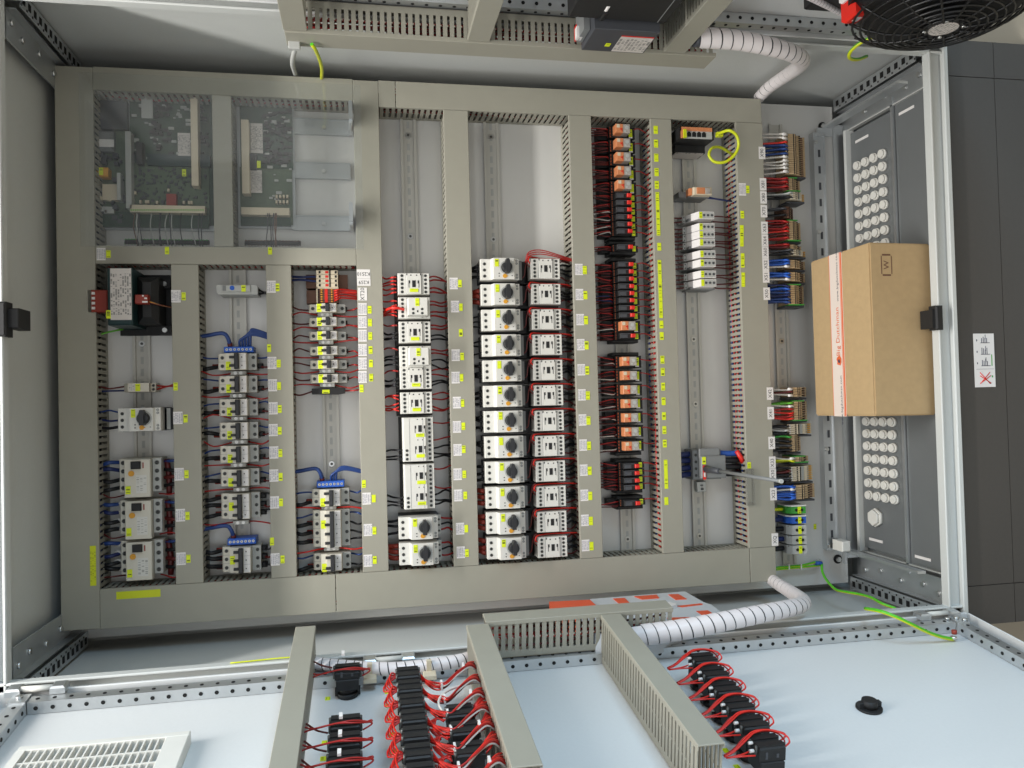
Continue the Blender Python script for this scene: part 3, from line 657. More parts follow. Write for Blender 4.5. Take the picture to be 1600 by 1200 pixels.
# small control relay
q = center(190, 240, 598, 613, .06); t = thing('control_relay', 'slim white control relay with yellow tag above the rotary motor switch', 'relay', (q.x, q.y, 0))
part('body', MB().prof([(-.028, .008), (-.028, .05), (-.018, .062), (.022, .062), (.022, .045), (.031, .045), (.031, .008)], -.0088, .0088), 'cream', t)
part('terminal_screws', screws([(.0265, .004), (.0265, -.004)], .045, .003), ['screw', 'hole'], t); tag(t, .001, .0, .0621, .0046, .0075)
part('print_field', MB().box(-.016, -.006, -.007, .007, .0621, .0623), 'print_text', t)
wires_to(t, q.x, q.y, -.028, (.004, -.005), .035, UA, [('dark_red_wire', .0018), ('navy', .002)]); wires_to(t, q.x, q.y, .031, (.004, -.004), .035, UB0, [('red_wire', .0018), ('red_wire', .0018)])
q = center(181, 252, 637, 674, .09); t = mpcb(q, 'lone motor protection switch with black knob above the residual current breakers', None, L=.0815, Wd=.0455)
part('terminal_plug', MB().box(.041, .052, -.022, .021, .03, .055).box(.053, .062, -.022, .022, .03, .06, 1), ['lgrey', 'black'], t)
wires_to(t, q.x, q.y, -.04, (.013, 0, -.013), .05, UA, [('blue_wire', .0018), ('navy', .0022), ('black_wire', .0032)]); wires_to(t, q.x, q.y, .06, (.018, .007, -.006, -.018), .045, UB0, [('red_wire', .0018), ('navy', .002), ('black_wire', .002), ('red_wire', .0018)])
for i, (y0_, y1_) in enumerate(((715, 778), (780, 843), (844, 907))):
    q = center(183.5 + i * 1.3, 251.5 + i * 1.3, y0_, y1_, .06)
    t = rccb(q, 'residual current breaker with orange test button, %s of the three' % ('uppermost', 'middle', 'lowest')[i], 'residual current breakers')
    ys = [.03 - k * .0168 for k in range(4)]
    cols = [('blue_wire', .0042), ('navy', .0042), ('black_wire', .0044), ('black_wire', .0044)]
    wires_to(t, q.x, q.y, -.0405, ys, .03, UA, cols, zd=.04, sag=.003)
    if i:
        fm = cached('sleeve', lambda: MB().cyl((-.0165, 0, .032), .0048, .0155, 'x', 10).mesh('crimp_sleeve', 'white_wire'))
        for y in ys: part('crimp_sleeve', fm, None, t, loc=(-.0405, y, 0))
    wires_to(t, q.x, q.y, .0405, ys, .03, UB0, [('blue_wire', .0032), ('black_wire', .004), ('dark_red_wire', .004), ('black_wire', .004)], zd=.04, sag=.003)
    wire(t, [(.046, .034, .03), (.05, 0, .03), (.05, -.038, .03)], .006, 'dark_red_wire', k=3)
    wires_to(t, q.x, q.y, -.026, (-.034,), .03, UA, [('dark_red_wire', .0015)]); wires_to(t, q.x, q.y, .03, (-.036,), .03, UB0, [('red_wire', .0015)])
# ================================================================== column 2
q = center(338, 404, 444, 461, .06); t = thing('service_socket_module', 'flat grey rail module with a round blue mark and yellow tag', 'module', (q.x, q.y, 0))
part('body', MB().poly([(-.041, .010), (.036, .010), (.040, .007), (.040, -.010), (-.036, -.010), (-.041, -.005)], .008, .06), 'lgrey', t)
part('face', MB().box(-.031, .026, -.005, .009, .06, .063, 0, .001), 'lgrey', t); part('blue_mark', MB().cyl((-.010, .003, .063), .0048, .0006, 'z', 14), 'bright_blue', t)
part('dark_field', MB().box(-.029, -.022, -.003, .008, .063, .0634), 'mgrey', t); tag(t, .0125, .002, .0631, .0044, .0068)
wires_to(t, q.x, q.y, .04, (.003, -.006), .035, UC0, [('black_wire', .002), ('black_wire', .002)])
def neutral_bar(x0, x1, y0, y1, label, loops, uL, uR, w=.05):
    q = center(x0, x1, y0, y1, w); l, b_ = span(x0, x1, y0, y1, w)
    t = thing('neutral_terminal_bar', label, 'terminal bar', (q.x, q.y, 0), group='blue neutral bars')
    part('housing', MB().box(-l / 2, l / 2, -b_ / 2, b_ / 2, .01, w, 0, .0012), 'bright_blue', t)
    n = 7; m = screws([(-l / 2 + (i + .7) * l / (n + .4), 0) for i in range(n)], w, .0026); part('terminal_screws', m, ['steel', 'hole'], t)
    wire(t, [(-l * .3, b_ * .3, .04), (-l * .36, .024, .05), (-l * .55, .034, .05), (uL - q.x + .01, .03, .045), (uL - q.x - .006, .028, .045)], .0042, 'blue_wire', k=5, n=8)
    part('red_sleeve', MB().tube([(-l * .3, b_ * .4, .04), (-l * .315, .014, .045)], .0052, 8), 'dark_red_wire', t)
    for i in range(loops): wire(t, [(l * (.02 + .09 * i), b_ * .3, .04), (l * (.06 + .09 * i), .02 + .003 * i, .05), (l * .5, .03 + .003 * i, .05), (uR - q.x, .022 + .002 * i, .045), (uR - q.x + .008, .02, .045)], .0026, 'blue_wire', k=5)
    return t
neutral_bar(350, 396, 541.5, 550.5, 'blue neutral bar on top of the first two-pole breaker with cables looping both ways', 5, UB1, UC0)
neutral_bar(355.5, 400, 841, 851, 'blue neutral bar above the lowest three-pole breaker', 0, UB1, UC0)
neutral_bar(495, 538, 751.5, 761.5, 'blue neutral bar above the lower breakers beside the contactors', 3, UC1, UD0)
C2 = [(338, 402, 552, 578, 2), (338.5, 403, 587.5, 613.5, 2), (339.5, 404, 623, 650, 2), (340, 404.5, 660, 686, 2), (341, 405, 696, 723, 2), (342, 406, 732.5, 760, 2), (343, 407, 770, 811, 3), (344.5, 409, 853, 895, 3)]
for i, (x0, x1, y0, y1, n) in enumerate(C2):
    q = center(x0, x1, y0, y1, .055)
    lab = '%s two-pole breaker counted downwards in the column beside the transformer' % ORD[i] if n == 2 else ('three-pole breaker above the short blue neutral bar' if i == 6 else 'three-pole breaker below the short blue neutral bar')
    t = mcb(q, n, lab, 'breakers with black toggles', L=.077, pole=.0172); a = .0385; p_ = .0172; b = n * p_ / 2
    ys = [b - p_ * (k + .5) for k in range(n)]
    if n == 2: sp = [('blue_wire', .0019), ('black_wire', .0046)]
    else: sp = [('black_wire', .0046)] * 3
    wires_to(t, q.x, q.y, -a, ys, .03, UB1, sp, zd=.04, sag=.003)
    sm = cached('redsleeve', lambda: MB().cyl((-.0135, 0, .03), .0052, .0135, 'x', 8).mesh('red_sleeve', 'terminal_red'))
    for y in (ys[1:] if n == 2 else ys): part('red_sleeve', sm, None, t, loc=(-a, y, 0))
    sp = [('blue_wire', .0018), ('dark_red_wire', .0018)] if n == 2 else [('black_wire', .002), ('dark_red_wire', .002), ('black_wire', .0022)]
    wires_to(t, q.x, q.y, a, ys, .03, UC0, sp, sag=.004)
    pm_ = cached('plug', lambda: MB().box(.0, .011, -.0052, .0052, .022, .038, 0, .002).mesh('terminal_plug', 'black'))
    for y in (ys[1:] if n == 2 else ys): part('terminal_plug', pm_, None, t, loc=(a, y, 0))
for i, (x, y) in enumerate(((373, 583), (372, 618.5), (374, 654), (375, 690.5), (373, 726.5), (377, 764.5), (377, 816))):
    q = at(x, y, .04); t = holder(q, 'grey rail clip under the %s breaker of the column beside the transformer' % ORD[i], 'rail clips')
    wires_to(t, q.x, q.y, -.0155, (0,), .03, UB1, [('red_wire', .0016)], sag=.01); wires_to(t, q.x, q.y, .0155, (0,), .03, UC0, [('red_wire', .0016)], sag=.01)
# ================================================================== column 3
def terminal_group(x0, x1, y0, y1, w, label, rows, group='terminal block groups', body='beige', pitch=.0052, steps=None, name='terminal_blocks'):
    q = center(x0, x1, y0, y1, w); l, b_ = span(x0, x1, y0, y1, w); t = thing('terminal_block', label, 'terminal block', (q.x, q.y, 0), group=group)
    n = max(1, round(b_ / pitch)); p_ = b_ / n; a, b = l / 2, b_ / 2
    steps = steps or [(0, 1, w)]
    m = MB()
    for i in range(n):
        y = -b + i * p_
        for (s0, s1, z) in steps: m.box(-a + s0 * l, -a + s1 * l, y + .0003, y + p_ - .0003, .008, z, 0, .0005)
    part('blocks', m, body, t, kind='stuff' if n > 1 else None)
    for (c, s0, s1, z, mode) in rows:
        m = MB()
        if mode == 'line': m.box(-a + s0 * l, -a + s1 * l, -b + .0005, b - .0005, z, z + .0004)
        else:
            for i in range(n):
                y = -b + (i + .5) * p_; m.box(-a + s0 * l, -a + s1 * l, y - p_ * .28, y + p_ * .28, z, z + .0005)
        part('marker_row' if mode == 'line' else 'wire_holes', m, c, t)
    return t, q, l, b_
tb = dict(group='terminal blocks under the board bay')
t, q, l, b_ = terminal_group(494, 528, 422, 449, .05, 'beige terminal block pair with pink middles beside the K2S9 label', [('hole', .12, .2, .0502, 'd'), ('red', .42, .56, .0502, 'd'), ('hole', .6, .66, .0502, 'line'), ('hole', .86, .94, .0502, 'd')], body='pale_beige', pitch=.0085, **tb)
part('brown_wings', MB().box(-l / 2 - .022, -l / 2 - .001, -b_ / 2, b_ / 2 - .008, .008, .036).box(l / 2 + .001, l / 2 + .02, -b_ / 2, b_ / 2 - .008, .008, .036), 'brown', t)
wires_to(t, q.x, q.y, -l * .4, (.005, -.006), .045, UC1, [('navy', .0026), ('navy', .0026)], sag=.003)
t, q, l, b_ = terminal_group(495, 529, 451, 473, .048, 'brown and red terminal block carrying bright red wires beside the XT20 label', [('orange', .18, .26, .0482, 'd'), ('red', .36, .5, .0482, 'line'), ('hole', .06, .12, .0482, 'd'), ('orange', .66, .72, .0482, 'd')], body='brown', **tb)
part('end_plate', MB().box(-l / 2 - .001, -l / 2 + .002, -b_ / 2, b_ / 2 + .003, .01, .049).box(-l / 2 - .001, l / 2, b_ / 2, b_ / 2 + .0025, .01, .049), 'pale_beige', t)
part('brown_wings', MB().box(-l / 2 - .022, -l / 2 - .001, -b_ / 2, b_ / 2 - .002, .008, .036), 'brown', t)
for k in range(9): wire(t, [(l * .3, -b_ * .4 + k * b_ * .095, .048), (l * .42, -b_ * .34 + k * b_ * .09 + rnd(-.001, .001), .060 + rnd(-.003, .003)), (l * .7, -.006 + k * .0022 + rnd(-.002, .002), .055), (UD0 - q.x + .004, -.008 + k * .0024, .045 + rnd(-.006, .006))], .0012, ('bright_red_wire', 'red_wire')[k % 2], k=4)
C3 = [481.5, 503, 524.5, 548, 569.5, 591.5]
for i, y in enumerate(C3):
    q = center(480.5 + i * .5, 541 + i * .6, y - 7, y + 7, .055); t = mcb(q, 1, '%s narrow single-pole breaker counted downwards below the XT20 terminal block' % ORD[i], 'single-pole breakers', L=.076, pole=.0178)
    wires_to(t, q.x, q.y, -.038, (-.001,), .03, UC1, [('dark_red_wire', .0017)], sag=.008); wires_to(t, q.x, q.y, .038, (-.002,), .03, UD0, [('red_wire', .0017)], sag=.004)
    part('terminal_plug', cached('plug1', lambda: MB().box(.038, .0415, -.0045, .0045, .022, .038).mesh('terminal_plug', 'black')), None, t)
    q = at(508 + i * .7, y + 10.3, .045); t = holder(q, 'pale rail clip with two screws below the %s single-pole breaker' % ORD[i], 'rail clips')
    wires_to(t, q.x, q.y, -.0155, (0,), .035, UC1, [('red_wire', .0017)], sag=.006); wires_to(t, q.x, q.y, .0155, (0,), .035, UD0, [('red_wire', .0017)], sag=.006)
q = center(485, 541, 605, 617, .05); t = thing('fuse_holder', 'flat black fuse holder with yellow tag under the single-pole breakers', 'fuse holder', (q.x, q.y, 0))
part('body', MB().poly([(-.034, .006), (.034, .007), (.034, -.005), (.02, -.0075), (-.034, -.006)], .008, .05), 'black', t); tag(t, -.005, -.001, .0502, .0075, .0038)
wires_to(t, q.x, q.y, -.034, (0,), .035, UC1, [('dark_red_wire', .0018)], sag=.006); wires_to(t, q.x, q.y, .034, (0,), .035, UD0, [('red_wire', .0018)], sag=.004)
for i, (x0, x1, y0, y1, n, lab) in enumerate(((486, 547, 763, 791, 2, 'two-pole breaker directly below the blue neutral bar beside the contactors'), (486.5, 549, 797, 854, 4, 'wide four-pole breaker near the lower duct'), (488, 550, 861, 894, 2, 'two-pole breaker lowest beside the contactor column'))):
    q = center(x0, x1, y0, y1, .055); p_ = span(x0, x1, y0, y1, .055)[1] / n; t = mcb(q, n, lab, 'breakers with black toggles', L=.0765, pole=p_); b = n * p_ / 2
    ys = [b - p_ * (k + .5) for k in range(n)]
    wires_to(t, q.x, q.y, -.038, ys, .03, UC1, [('blue_wire', .0019)] + [('black_wire', .0045)] * (n - 1), sag=.003); wires_to(t, q.x, q.y, .038, ys, .03, UD0, [('blue_wire', .0019)] + [('black_wire', .0022)] * (n - 1), sag=.004)
    for y in ys[1:]: part('red_sleeve', sm, None, t, loc=(-.038, y, 0))
for i, (x, y) in enumerate(((514, 794.5), (518, 857.5), (517, 896.5))):
    q = at(x, y, .045); t = holder(q, 'pale rail clip below the %s breaker beside the contactors' % ('first', 'four-pole', 'lowest')[i], 'rail clips')
    wires_to(t, q.x, q.y, -.0155, (0,), .035, UC1, [('bright_red_wire', .0018)], sag=.004); wires_to(t, q.x, q.y, .0155, (0,), .035, UD0, [('bright_red_wire', .0018)], sag=.004)
# ================================================================== column 4
uc4 = at(650.5, 620, .085).x
C4 = [(443.5, 't'), (481, 'a'), (519, 't'), (557.5, 'a'), (591, 't'), (629.5, 't')]
red5 = [('bright_red_wire', .0018)] * 5; blk5 = [('black_wire', .0021)] * 3 + [(None, 0)] * 2
for i, (y, k) in enumerate(C4):
    q = at(650, y, .085); q.x = uc4
    t = contactor(q, '%s contactor downwards left of the motor switches%s' % (ORD[i], ', capped by a square block' if k == 'a' else ''), 'contactors left of the motor switches', L=.0665, tagged=k == 't', aux=k == 'a')
    ys = [.016, .008, 0, -.008, -.016]
    l_ = red5 if i in (0, 1, 5) else [('red_wire', .0018), (None, 0)] + [('black_wire', .0022)] * 3
    wires_to(t, q.x, q.y, -.037, ys, .07, UD1, l_, sag=.005)
    wires_to(t, q.x, q.y, .034, ys, .07, UE0, [('red_wire', .0018), ('red_wire', .0018), (None, 0)] + [('red_wire' if i in (0, 1, 5) else 'black_wire', .002)] * 2, sag=.007)
    if i == 1:
        wire(t, [(-.022, -.004, .09), (-.04, -.001, .095), (-.055, -.002, .08), (UD1 - q.x, -.008, .05)], .0032, 'bright_red_wire', k=4)
for i, (y0, y1) in enumerate(((652, 721), (725, 795))):
    q = center(629.5 + i * 2, 677 + i * 2, y0, y1, .085); L = span(629, 677, y0, y1, .085)[0]; Wd = span(629, 677, y0, y1, .085)[1]; a, b = L / 2, Wd / 2; w = .088
    t = thing('contactor_pair', 'double-width contactor pair with two yellow tags, %s of the two' % ('upper', 'lower')[i], 'contactor', (q.x, q.y, 0), group='contactor pairs')
    part('base', MB().box(-a - .005, a + .002, -b - .003, b, .006, .05), 'black', t); part('body', MB().box(-a, a, -b, b, .05, w - .003, 0, .001).box(-a + .0015, a - .016, -b + .0005, b - .0005, w - .003, w + .004, 0, .001), 'white', t)
    part('terminal_screws', screws([(a - .008, b - .006 - k * (Wd - .012) / 9) for k in range(10)], w - .003, .0031), ['screw', 'hole'], t)
    part('terminal_screws', screws([(-a + .008, -b + .006 + k * .009) for k in range(3)], w + .004, .0031), ['screw', 'hole'], t)
    for s in (b * .48, -b * .45):
        m = MB().box(-.0036, .0036, -.0065, .0075, w + .004, w + .0046)
        for r_ in (-1, 1): m.box(r_ * .0095 - .0016, r_ * .0095 + .0016, .0005, .0068, w + .004, w + .0045).box(r_ * .0105 - .0006, r_ * .0105 + .0006, -.0085, .0005, w + .004, w + .0044).box(r_ * .005 - .001, r_ * .005 + .001, .019, .021, w + .004, w + .0043)
        part('indicator_window', m, 'black', t, loc=(.004, s, 0)); tag(t, .004, s - .0135, w + .0047, .0088, .0036)
    part('front_groove', MB().box(-a + .014, -a + .0146, -b + .002, b - .002, w + .004, w + .0043).box(a - .0225, a - .0219, -b + .002, b - .002, w + .004, w + .0043), 'mgrey', t)
    wires_to(t, q.x, q.y, -a, [-b + .006 + k * .009 for k in range(3)], .07, UD1, [('black_wire', .0021)] * 3, sag=.004)
    wires_to(t, q.x, q.y, a, [b - .012, b - .05, -b + .026, -b + .016, -b + .006], .07, UE0, [('red_wire', .0017), ('red_wire', .0017)] + [('black_wire', .0021)] * 3, sag=.006)
for i, (y, lab) in enumerate(((825, 'motor protection switch directly under the contactor pairs'), (865.5, 'motor protection switch at the lower end of the contactor column'))):
    q = at(654 + i, y, .09); t = mpcb(q, lab, 'motor protection switches', L=.0815)
    part('side_terminals', MB().box(.041, .05, -.02, .022, .03, .062), 'lgrey', t); part('terminal_screws', screws([(.0455, y_) for y_ in (-.012, 0, .012)], .062, .0026), ['screw', 'hole'], t)
    wires_to(t, q.x, q.y, .05, (.014, 0, -.012), .05, UE0, [('red_wire', .002), ('black_wire', .002), ('red_wire', .002)], sag=.006)
    if i: wires_to(t, q.x, q.y, -.041, (.013, 0, -.013), .05, UD1, [('terminal_red', .0055)] * 3, sag=.002)
    else: wires_to(t, q.x, q.y, -.041, (.013, 0, -.013), .05, UD1, [('black_wire', .003)] * 3, sag=.002)
# ================================================================== column 5
um = at(782 + 5.2, 640, .092).x; uc = at(858, 640, .085).x
for i in range(12):
    y = 420.2 + i * 39.75; q = at(784, y, .092); q.x = um
    pos = ('topmost' if i == 0 else 'lowest' if i == 11 else ORD[i] + ' from the top')
    t = mpcb(q, 'motor protection switch with black knob, %s of the twelve' % pos, 'stacked motor protection switches', L=.083)
    part('link_block', cached('lnk', lambda: MB().box(.043, .078, -.026, .0235, .008, .05).box(.044, .051, -.021, .021, .05, .074, 1).mesh('link_block', ['black', 'mgrey'])), None, t)
    for k, s in enumerate((.012, -.001, -.014)):
        c, r = (('black_wire', .0036) if i in (0, 4, 5, 6, 7, 8) else ('terminal_red', .0055) if i in (1, 9, 10, 11) else ('black_wire', .002))
        wires_to(t, q.x, q.y, -.041, (s,), .055, UE1, [(c, r)], sag=.004)
    wire(t, [(.048, -.018, .07), (.056, -.012, .075), (.058, .006, .078), (.062, .022, .08), (.068, .026, .084)], .0013, 'dark_red_wire', k=3)
for i in range(12):
    y = 419.8 + i * 39.6; q = at(853, y, .085); q.x = uc
    pos = ('topmost' if i == 0 else 'lowest' if i == 11 else ORD[i] + ' from the top')
    t = contactor(q, 'white contactor right of a motor switch, %s of the twelve' % pos, 'stacked contactors', L=.0655, Wd=.0445)
    ys = [.016, .008, 0, -.008, -.016]
    wires_to(t, q.x, q.y, .033, ys, .065, UF0, [('dark_red_wire', .0018), ('black_wire', .0026), ('black_wire', .0026), ('black_wire', .0026), ('dark_red_wire', .0018)], sag=.008)
    wire(t, [(-.033, .012, .08), (-.038, .017, .086), (-.034, .0255, .084), (-.02, .0262, .074), (.0, .0258, .064), (.045, .025, .062), (UF0 - q.x + .004, .022, .05)], .0017, 'bright_red_wire', k=4)
    wire(t, [(-.034, .004, .078), (-.04, .012, .082), (-.035, .0245, .078), (-.02, .0258, .068), (.0, .0252, .058), (.045, .024, .056), (UF0 - q.x + .004, .018, .045)], .0015, 'dark_red_wire', k=4)
    if i == 0:
        for k in range(3): wire(t, [(-.040 - .002 * k, .014, .08), (-.037, .027 + .004 * k, .084), (-.012, .032 + .0045 * k, .085), (.025, .027 + .003 * k, .082), (UF0 - q.x + .006, .018 + .002 * k, .07)], .0013, 'red_wire', k=5)
# ================================================================== column 6: relays
def u6(y): return at(975.5 + (y - 300) * .026, y, .07).x
u6c = at(981, 500, .07).x
def relay_base(t, b, zt=.052):
    part('socket', cached(('rs', b), lambda: MB().box(-.048, .036, -b, b, .008, .034).box(-.026, .018, -b, b, .034, zt).box(.022, .037, -b, b, .04, .047).mesh('socket', 'black')), None, t)
    n = 2 if b > .01 else 1
    part('jumper_strip', cached(('rj', b), lambda: (lambda m: [m.box(-.0245, -.0225, -b + .0005 + k * b / 2, -b + .0005 + k * b / 2 + b * .3, zt, zt + .0012) for k in range(4)] and m)(MB()).mesh('jumper_strip', 'copper')), None, t)
def rwires(t, q, b, left='dark_red_wire', extra=None):
    nw = 5 if b > .01 else 3
    for k in range(nw):
        y = -b * .8 + k * b * 1.6 / nw; c = left if not (extra and k == 1) else extra
        if k == nw - 1: c = 'red_wire'
        wire(t, [(-.026, y, .045), (-.036, y + rnd(-.004, .004), .05), (UF1 - q.x, y + rnd(-.01, .01), rnd(.025, .05))], .0013, c, k=3)
    wire(t, [(.03, b * .5, .043), (.045, b * .5 + rnd(-.004, .004), .05), (UG0 - q.x + .004, rnd(-.004, .004), .045)], .0013, 'red_wire', k=3)
def wide_relay(y, label, extra=None):
    q = at(980, y, .06); q.x = u6c; b = .0136; t = thing('relay', label, 'relay', (q.x, q.y, 0), group='wide relays with clear caps'); relay_base(t, b)
    c = part('relay_cap', cached('wrc', lambda: MB().box(-.0175, .0155, -.0098, .0098, .052, .078, 0, .001).mesh('relay_cap', 'relay_grey')), None, t)
    part('orange_core', cached('wro', lambda: MB().box(-.0178, -.001, -.0099, .0099, .054, .0785, 0, .0008).mesh('orange_core', 'relay_orange')), None, c)
    part('red_mark', cached('wrm', lambda: MB().box(-.0085, -.0035, -.0035, -.0005, .0785, .079).box(-.005, -.0035, -.008, .001, .0785, .079).mesh('red_mark', 'red')), None, c)
    part('painted_highlight', cached('wrl', lambda: MB().box(-.016, -.009, .001, .0085, .0786, .0789).mesh('painted_highlight', 'pale_beige')), None, c)  # highlight on the relay cap, painted as a pale patch
    part('coil_contact', cached('wrk', lambda: MB().cyl((.008, .002, .078), .0045, .0008, 'z', 10).box(.002, .006, -.008, -.004, .078, .0786).mesh('coil_contact', 'lgrey')), None, c)
    tg = tag(t, .0265, 0, .0472, .0044, .009); part('white_tip', cached('wrt', lambda: MB().box(.0221, .0309, -.0118, -.0092, .0472, .0477).mesh('white_tip', 'label_white')), None, t)
    rwires(t, q, b, extra=extra); return t
def slim_relay(y, label, extra=None):
    q = at(980, y, .06); q.x = u6c; b = .0073; t = thing('relay', label, 'relay', (q.x, q.y, 0), group='slim relays with red levers'); relay_base(t, b)
    part('body', cached('slb', lambda: MB().box(-.0185, .017, -.0064, .0064, .052, .068, 0, .001).box(-.0165, -.001, -.005, .003, .068, .0688, 1).box(-.0165, .008, .004, .0058, .068, .0685, 1).mesh('body', ['black', 'dgrey'])), None, t)
    part('red_lever', cached('sll', lambda: MB().box(.0065, .0165, -.0042, .0042, .068, .074, 0, .001).mesh('red_lever', 'red')), None, t)
    tag(t, .0275, 0, .0472, .004, .0058)
    rwires(t, q, b, extra=extra); return t
for i, y in enumerate((205, 227, 248.5, 270, 291.5)): wide_relay(y, 'orange and clear relay, %s of the five at the upper end of the relay column' % ORD[i])
for i, y in enumerate((307, 318, 329, 340, 351.5, 362.5)): slim_relay(y, 'slim black relay with red lever, %s of the six below the upper clear relays' % ORD[i], 'white_wire' if i > 1 else None)
slim_relay(387, 'single slim black relay standing alone in the upper half of the relay column')
for i, y in enumerate((414, 425.2, 436.5, 448, 459, 470, 481.5, 493)): slim_relay(y, 'slim black relay with red lever, %s of the run of eight' % ORD[i], 'navy' if i in (4, 5) else None)
wide_relay(510, 'single orange and clear relay below the run of eight slim relays', 'white_wire'); slim_relay(525, 'slim black relay just below the single clear relay')
for i, y in enumerate((565, 587, 609, 630.5, 652.5, 674.5, 696.5)): wide_relay(y, 'orange and clear relay, %s of the run of seven' % ORD[i], 'white_wire')
for i, y in enumerate((728, 739, 750.5, 761.5)): slim_relay(y, 'slim black relay with red lever, %s of the run of four near the lower duct' % ORD[i])
slim_relay(786, 'single slim black relay lowest in the relay column')
for (y, lab) in ((372, 'below the run of six relays'), (379, 'above the single upper relay'), (395, 'below the single upper relay'), (405.5, 'above the run of eight relays'), (533, 'below the slim relay under the single clear relay'), (553, 'above the run of seven relays'), (709, 'below the run of seven relays'), (720, 'above the run of four relays'), (768.5, 'below the run of four relays'), (778, 'above the lowest relay'), (793.5, 'below the lowest relay')):
    q = at(980, y, .05); solo('end_stop', MB().box(-.03, .032, -.0038, .0038, .006, .046, 0, .002), 'black', 'black end stop on the rail ' + lab, 'end stop', (u6c, q.y, 0), group='rail end stops')
# ================================================================== column 7
q = center(1065, 1113, 199, 216, .1); t = thing('network_switch', 'black network switch with orange rim and four sockets', 'network switch', (q.x, q.y, 0))
l = at(1113, 207, .1).x - at(1065, 207, .1).x; a = l / 2
part('case', MB().box(-a - .004, a + .006, -.013, .014, .006, .095).box(-a + .004, a + .004, -.03, -.013, .006, .05), 'black', t)
part('orange_face', MB().box(-a, a, .004, .0125, .095, .1).box(-a, -a + .006, -.012, .0125, .095, .0995), 'relay_orange', t)
part('socket_frame', MB().box(-a + .006, a, -.0125, .004, .095, .098), 'lgrey', t)
sk = cached('rj', lambda: MB().box(-.0048, .0048, -.0045, .005, .098, .0986).box(-.0028, .0028, .005, .0072, .098, .0986).mesh('socket_opening', 'hole'))
for i in range(4): part('socket_opening', sk, None, t, loc=(-a + .019 + i * .0118, -.0045, 0))
part('yellow_plug', MB().box(-a + .004, -a + .0105, -.013, .006, .098, .104), 'yellow_wire', t)
part('side_label', MB().box(-a + .006, a + .0, -.0305, -.03, .012, .05).box(-a + .006, a, -.032, -.0315, .01, .048), 'plate_text', t)
c7 = [atf('M', x, y, w) for (x, y, w) in ((1121, 210, .1), (1127, 207, .12), (1140, 204, .14), (1151, 212, .14), (1154, 228, .135), (1147, 243, .13), (1133, 253, .125), (1117, 253, .12), (1108, 243, .115), (1112, 232, .11), (1124, 230, .1), (1138, 237, .09), (1142, 240, .07), (1148, 243, .05))]
pc = thing('patch_cable', 'bright yellow patch cable looping out of its plug beside the network switch', 'cable', tuple(c7[0]))
part('cable', MB().tube(smooth([p - c7[0] for p in c7], 6), .0034, 8), 'yellow_wire', pc); part('plug', MB().box(-.002, .012, -.0055, .0045, -.006, .006, 0, .001), 'yellow_wire', pc)
q = center(1079, 1116, 290, 306, .08); t = thing('relay', 'single orange relay on a grey socket between the network switch and the white modules', 'relay', (q.x, q.y, 0))
part('socket', MB().box(-.045, .026, -.009, .004, .006, .05).box(-.026, .026, -.010, .009, .05, .06), 'mgrey', t); part('frame', MB().box(-.020, .024, -.009, .009, .06, .0785, 0, .001), 'pale_beige', t)
part('orange_core', MB().box(-.013, .006, -.007, .007, .0785, .081).box(-.027, -.021, -.008, .008, .05, .07), 'relay_orange', t); part('relay_cap', MB().box(.007, .019, -.007, .007, .0785, .0815, 0, .001), 'relay_grey', t)
for k in range(2): wire(t, [(.026, -.004 - .003 * k, .045), (.045, -.01, .05), (UH0 - q.x + .004, -.014, .045)], .002, 'navy', k=3)
MY = [336.5, 354.5, 366.5, 379, 397, 411, 428.5, 442]
PO = ['standing alone uppermost', 'first of the three', 'second of the three', 'third of the three', 'upper one of the pair in the middle', 'lower one of the pair in the middle', 'upper one of the lowest pair', 'lowest of all eight']
u7 = at(1104.5, 390, .085).x
for i, y in enumerate(MY):
    q = at(1104, y, .085); q.x = u7; b = .0083; t = thing('interface_module', 'white rail module with three round sockets, ' + PO[i], 'module', (q.x, q.y, 0), group='white interface modules')
    part('body', cached('ifm', lambda: MB().prof([(-.030, .01), (-.030, .045), (-.0175, .086), (.020, .086), (.022, .06), (.026, .055), (.026, .01)], -b, b).mesh('body', 'label_white')), None, t)
    part('grey_face', cached('ifg', lambda: MB().box(-.0085, .0185, -b + .0012, b - .0012, .086, .0864).mesh('grey_face', 'lgrey')), None, t)
    part('sockets', cached('ifs', lambda: MB().cyl((-.005, 0, .0864), .0029, .0006, 'z', 10).cyl((.0045, 0, .0864), .0029, .0006, 'z', 10).cyl((.014, 0, .0864), .0029, .0006, 'z', 10).mesh('sockets', 'dgrey')), None, t)
    part('terminal_rows', cached('ift', lambda: MB().box(-.0375, -.0305, -b + .0005, b - .0005, .01, .04).box(.0265, .0315, -b + .0005, b - .0005, .01, .05).mesh('terminal_rows', 'lgrey')), None, t)
    part('terminal_holes', cached('ifh', lambda: MB().box(-.0352, -.0332, -.006, -.003, .04, .0406).box(-.0352, -.0332, .003, .006, .04, .0406).box(.028, .030, -.006, -.003, .05, .0506).box(.028, .030, .003, .006, .05, .0506).mesh('terminal_holes', 'hole')), None, t)
    tag(t, -.0128, 0, .0862, .0036, .0074)
    for k in (-1, 1):
        wire(t, [(.03, k * .004, .045), (.042, k * .005 + rnd(-.004, .004), .05), (UH0 - q.x + .004, k * .006, .04)], .0016, 'dark_red_wire', k=3)
        wire(t, [(-.036, k * .004, .035), (-.048, k * .005, .03), (UG1 - q.x, k * .006, .03)], .0018, 'dark_red_wire', k=3)
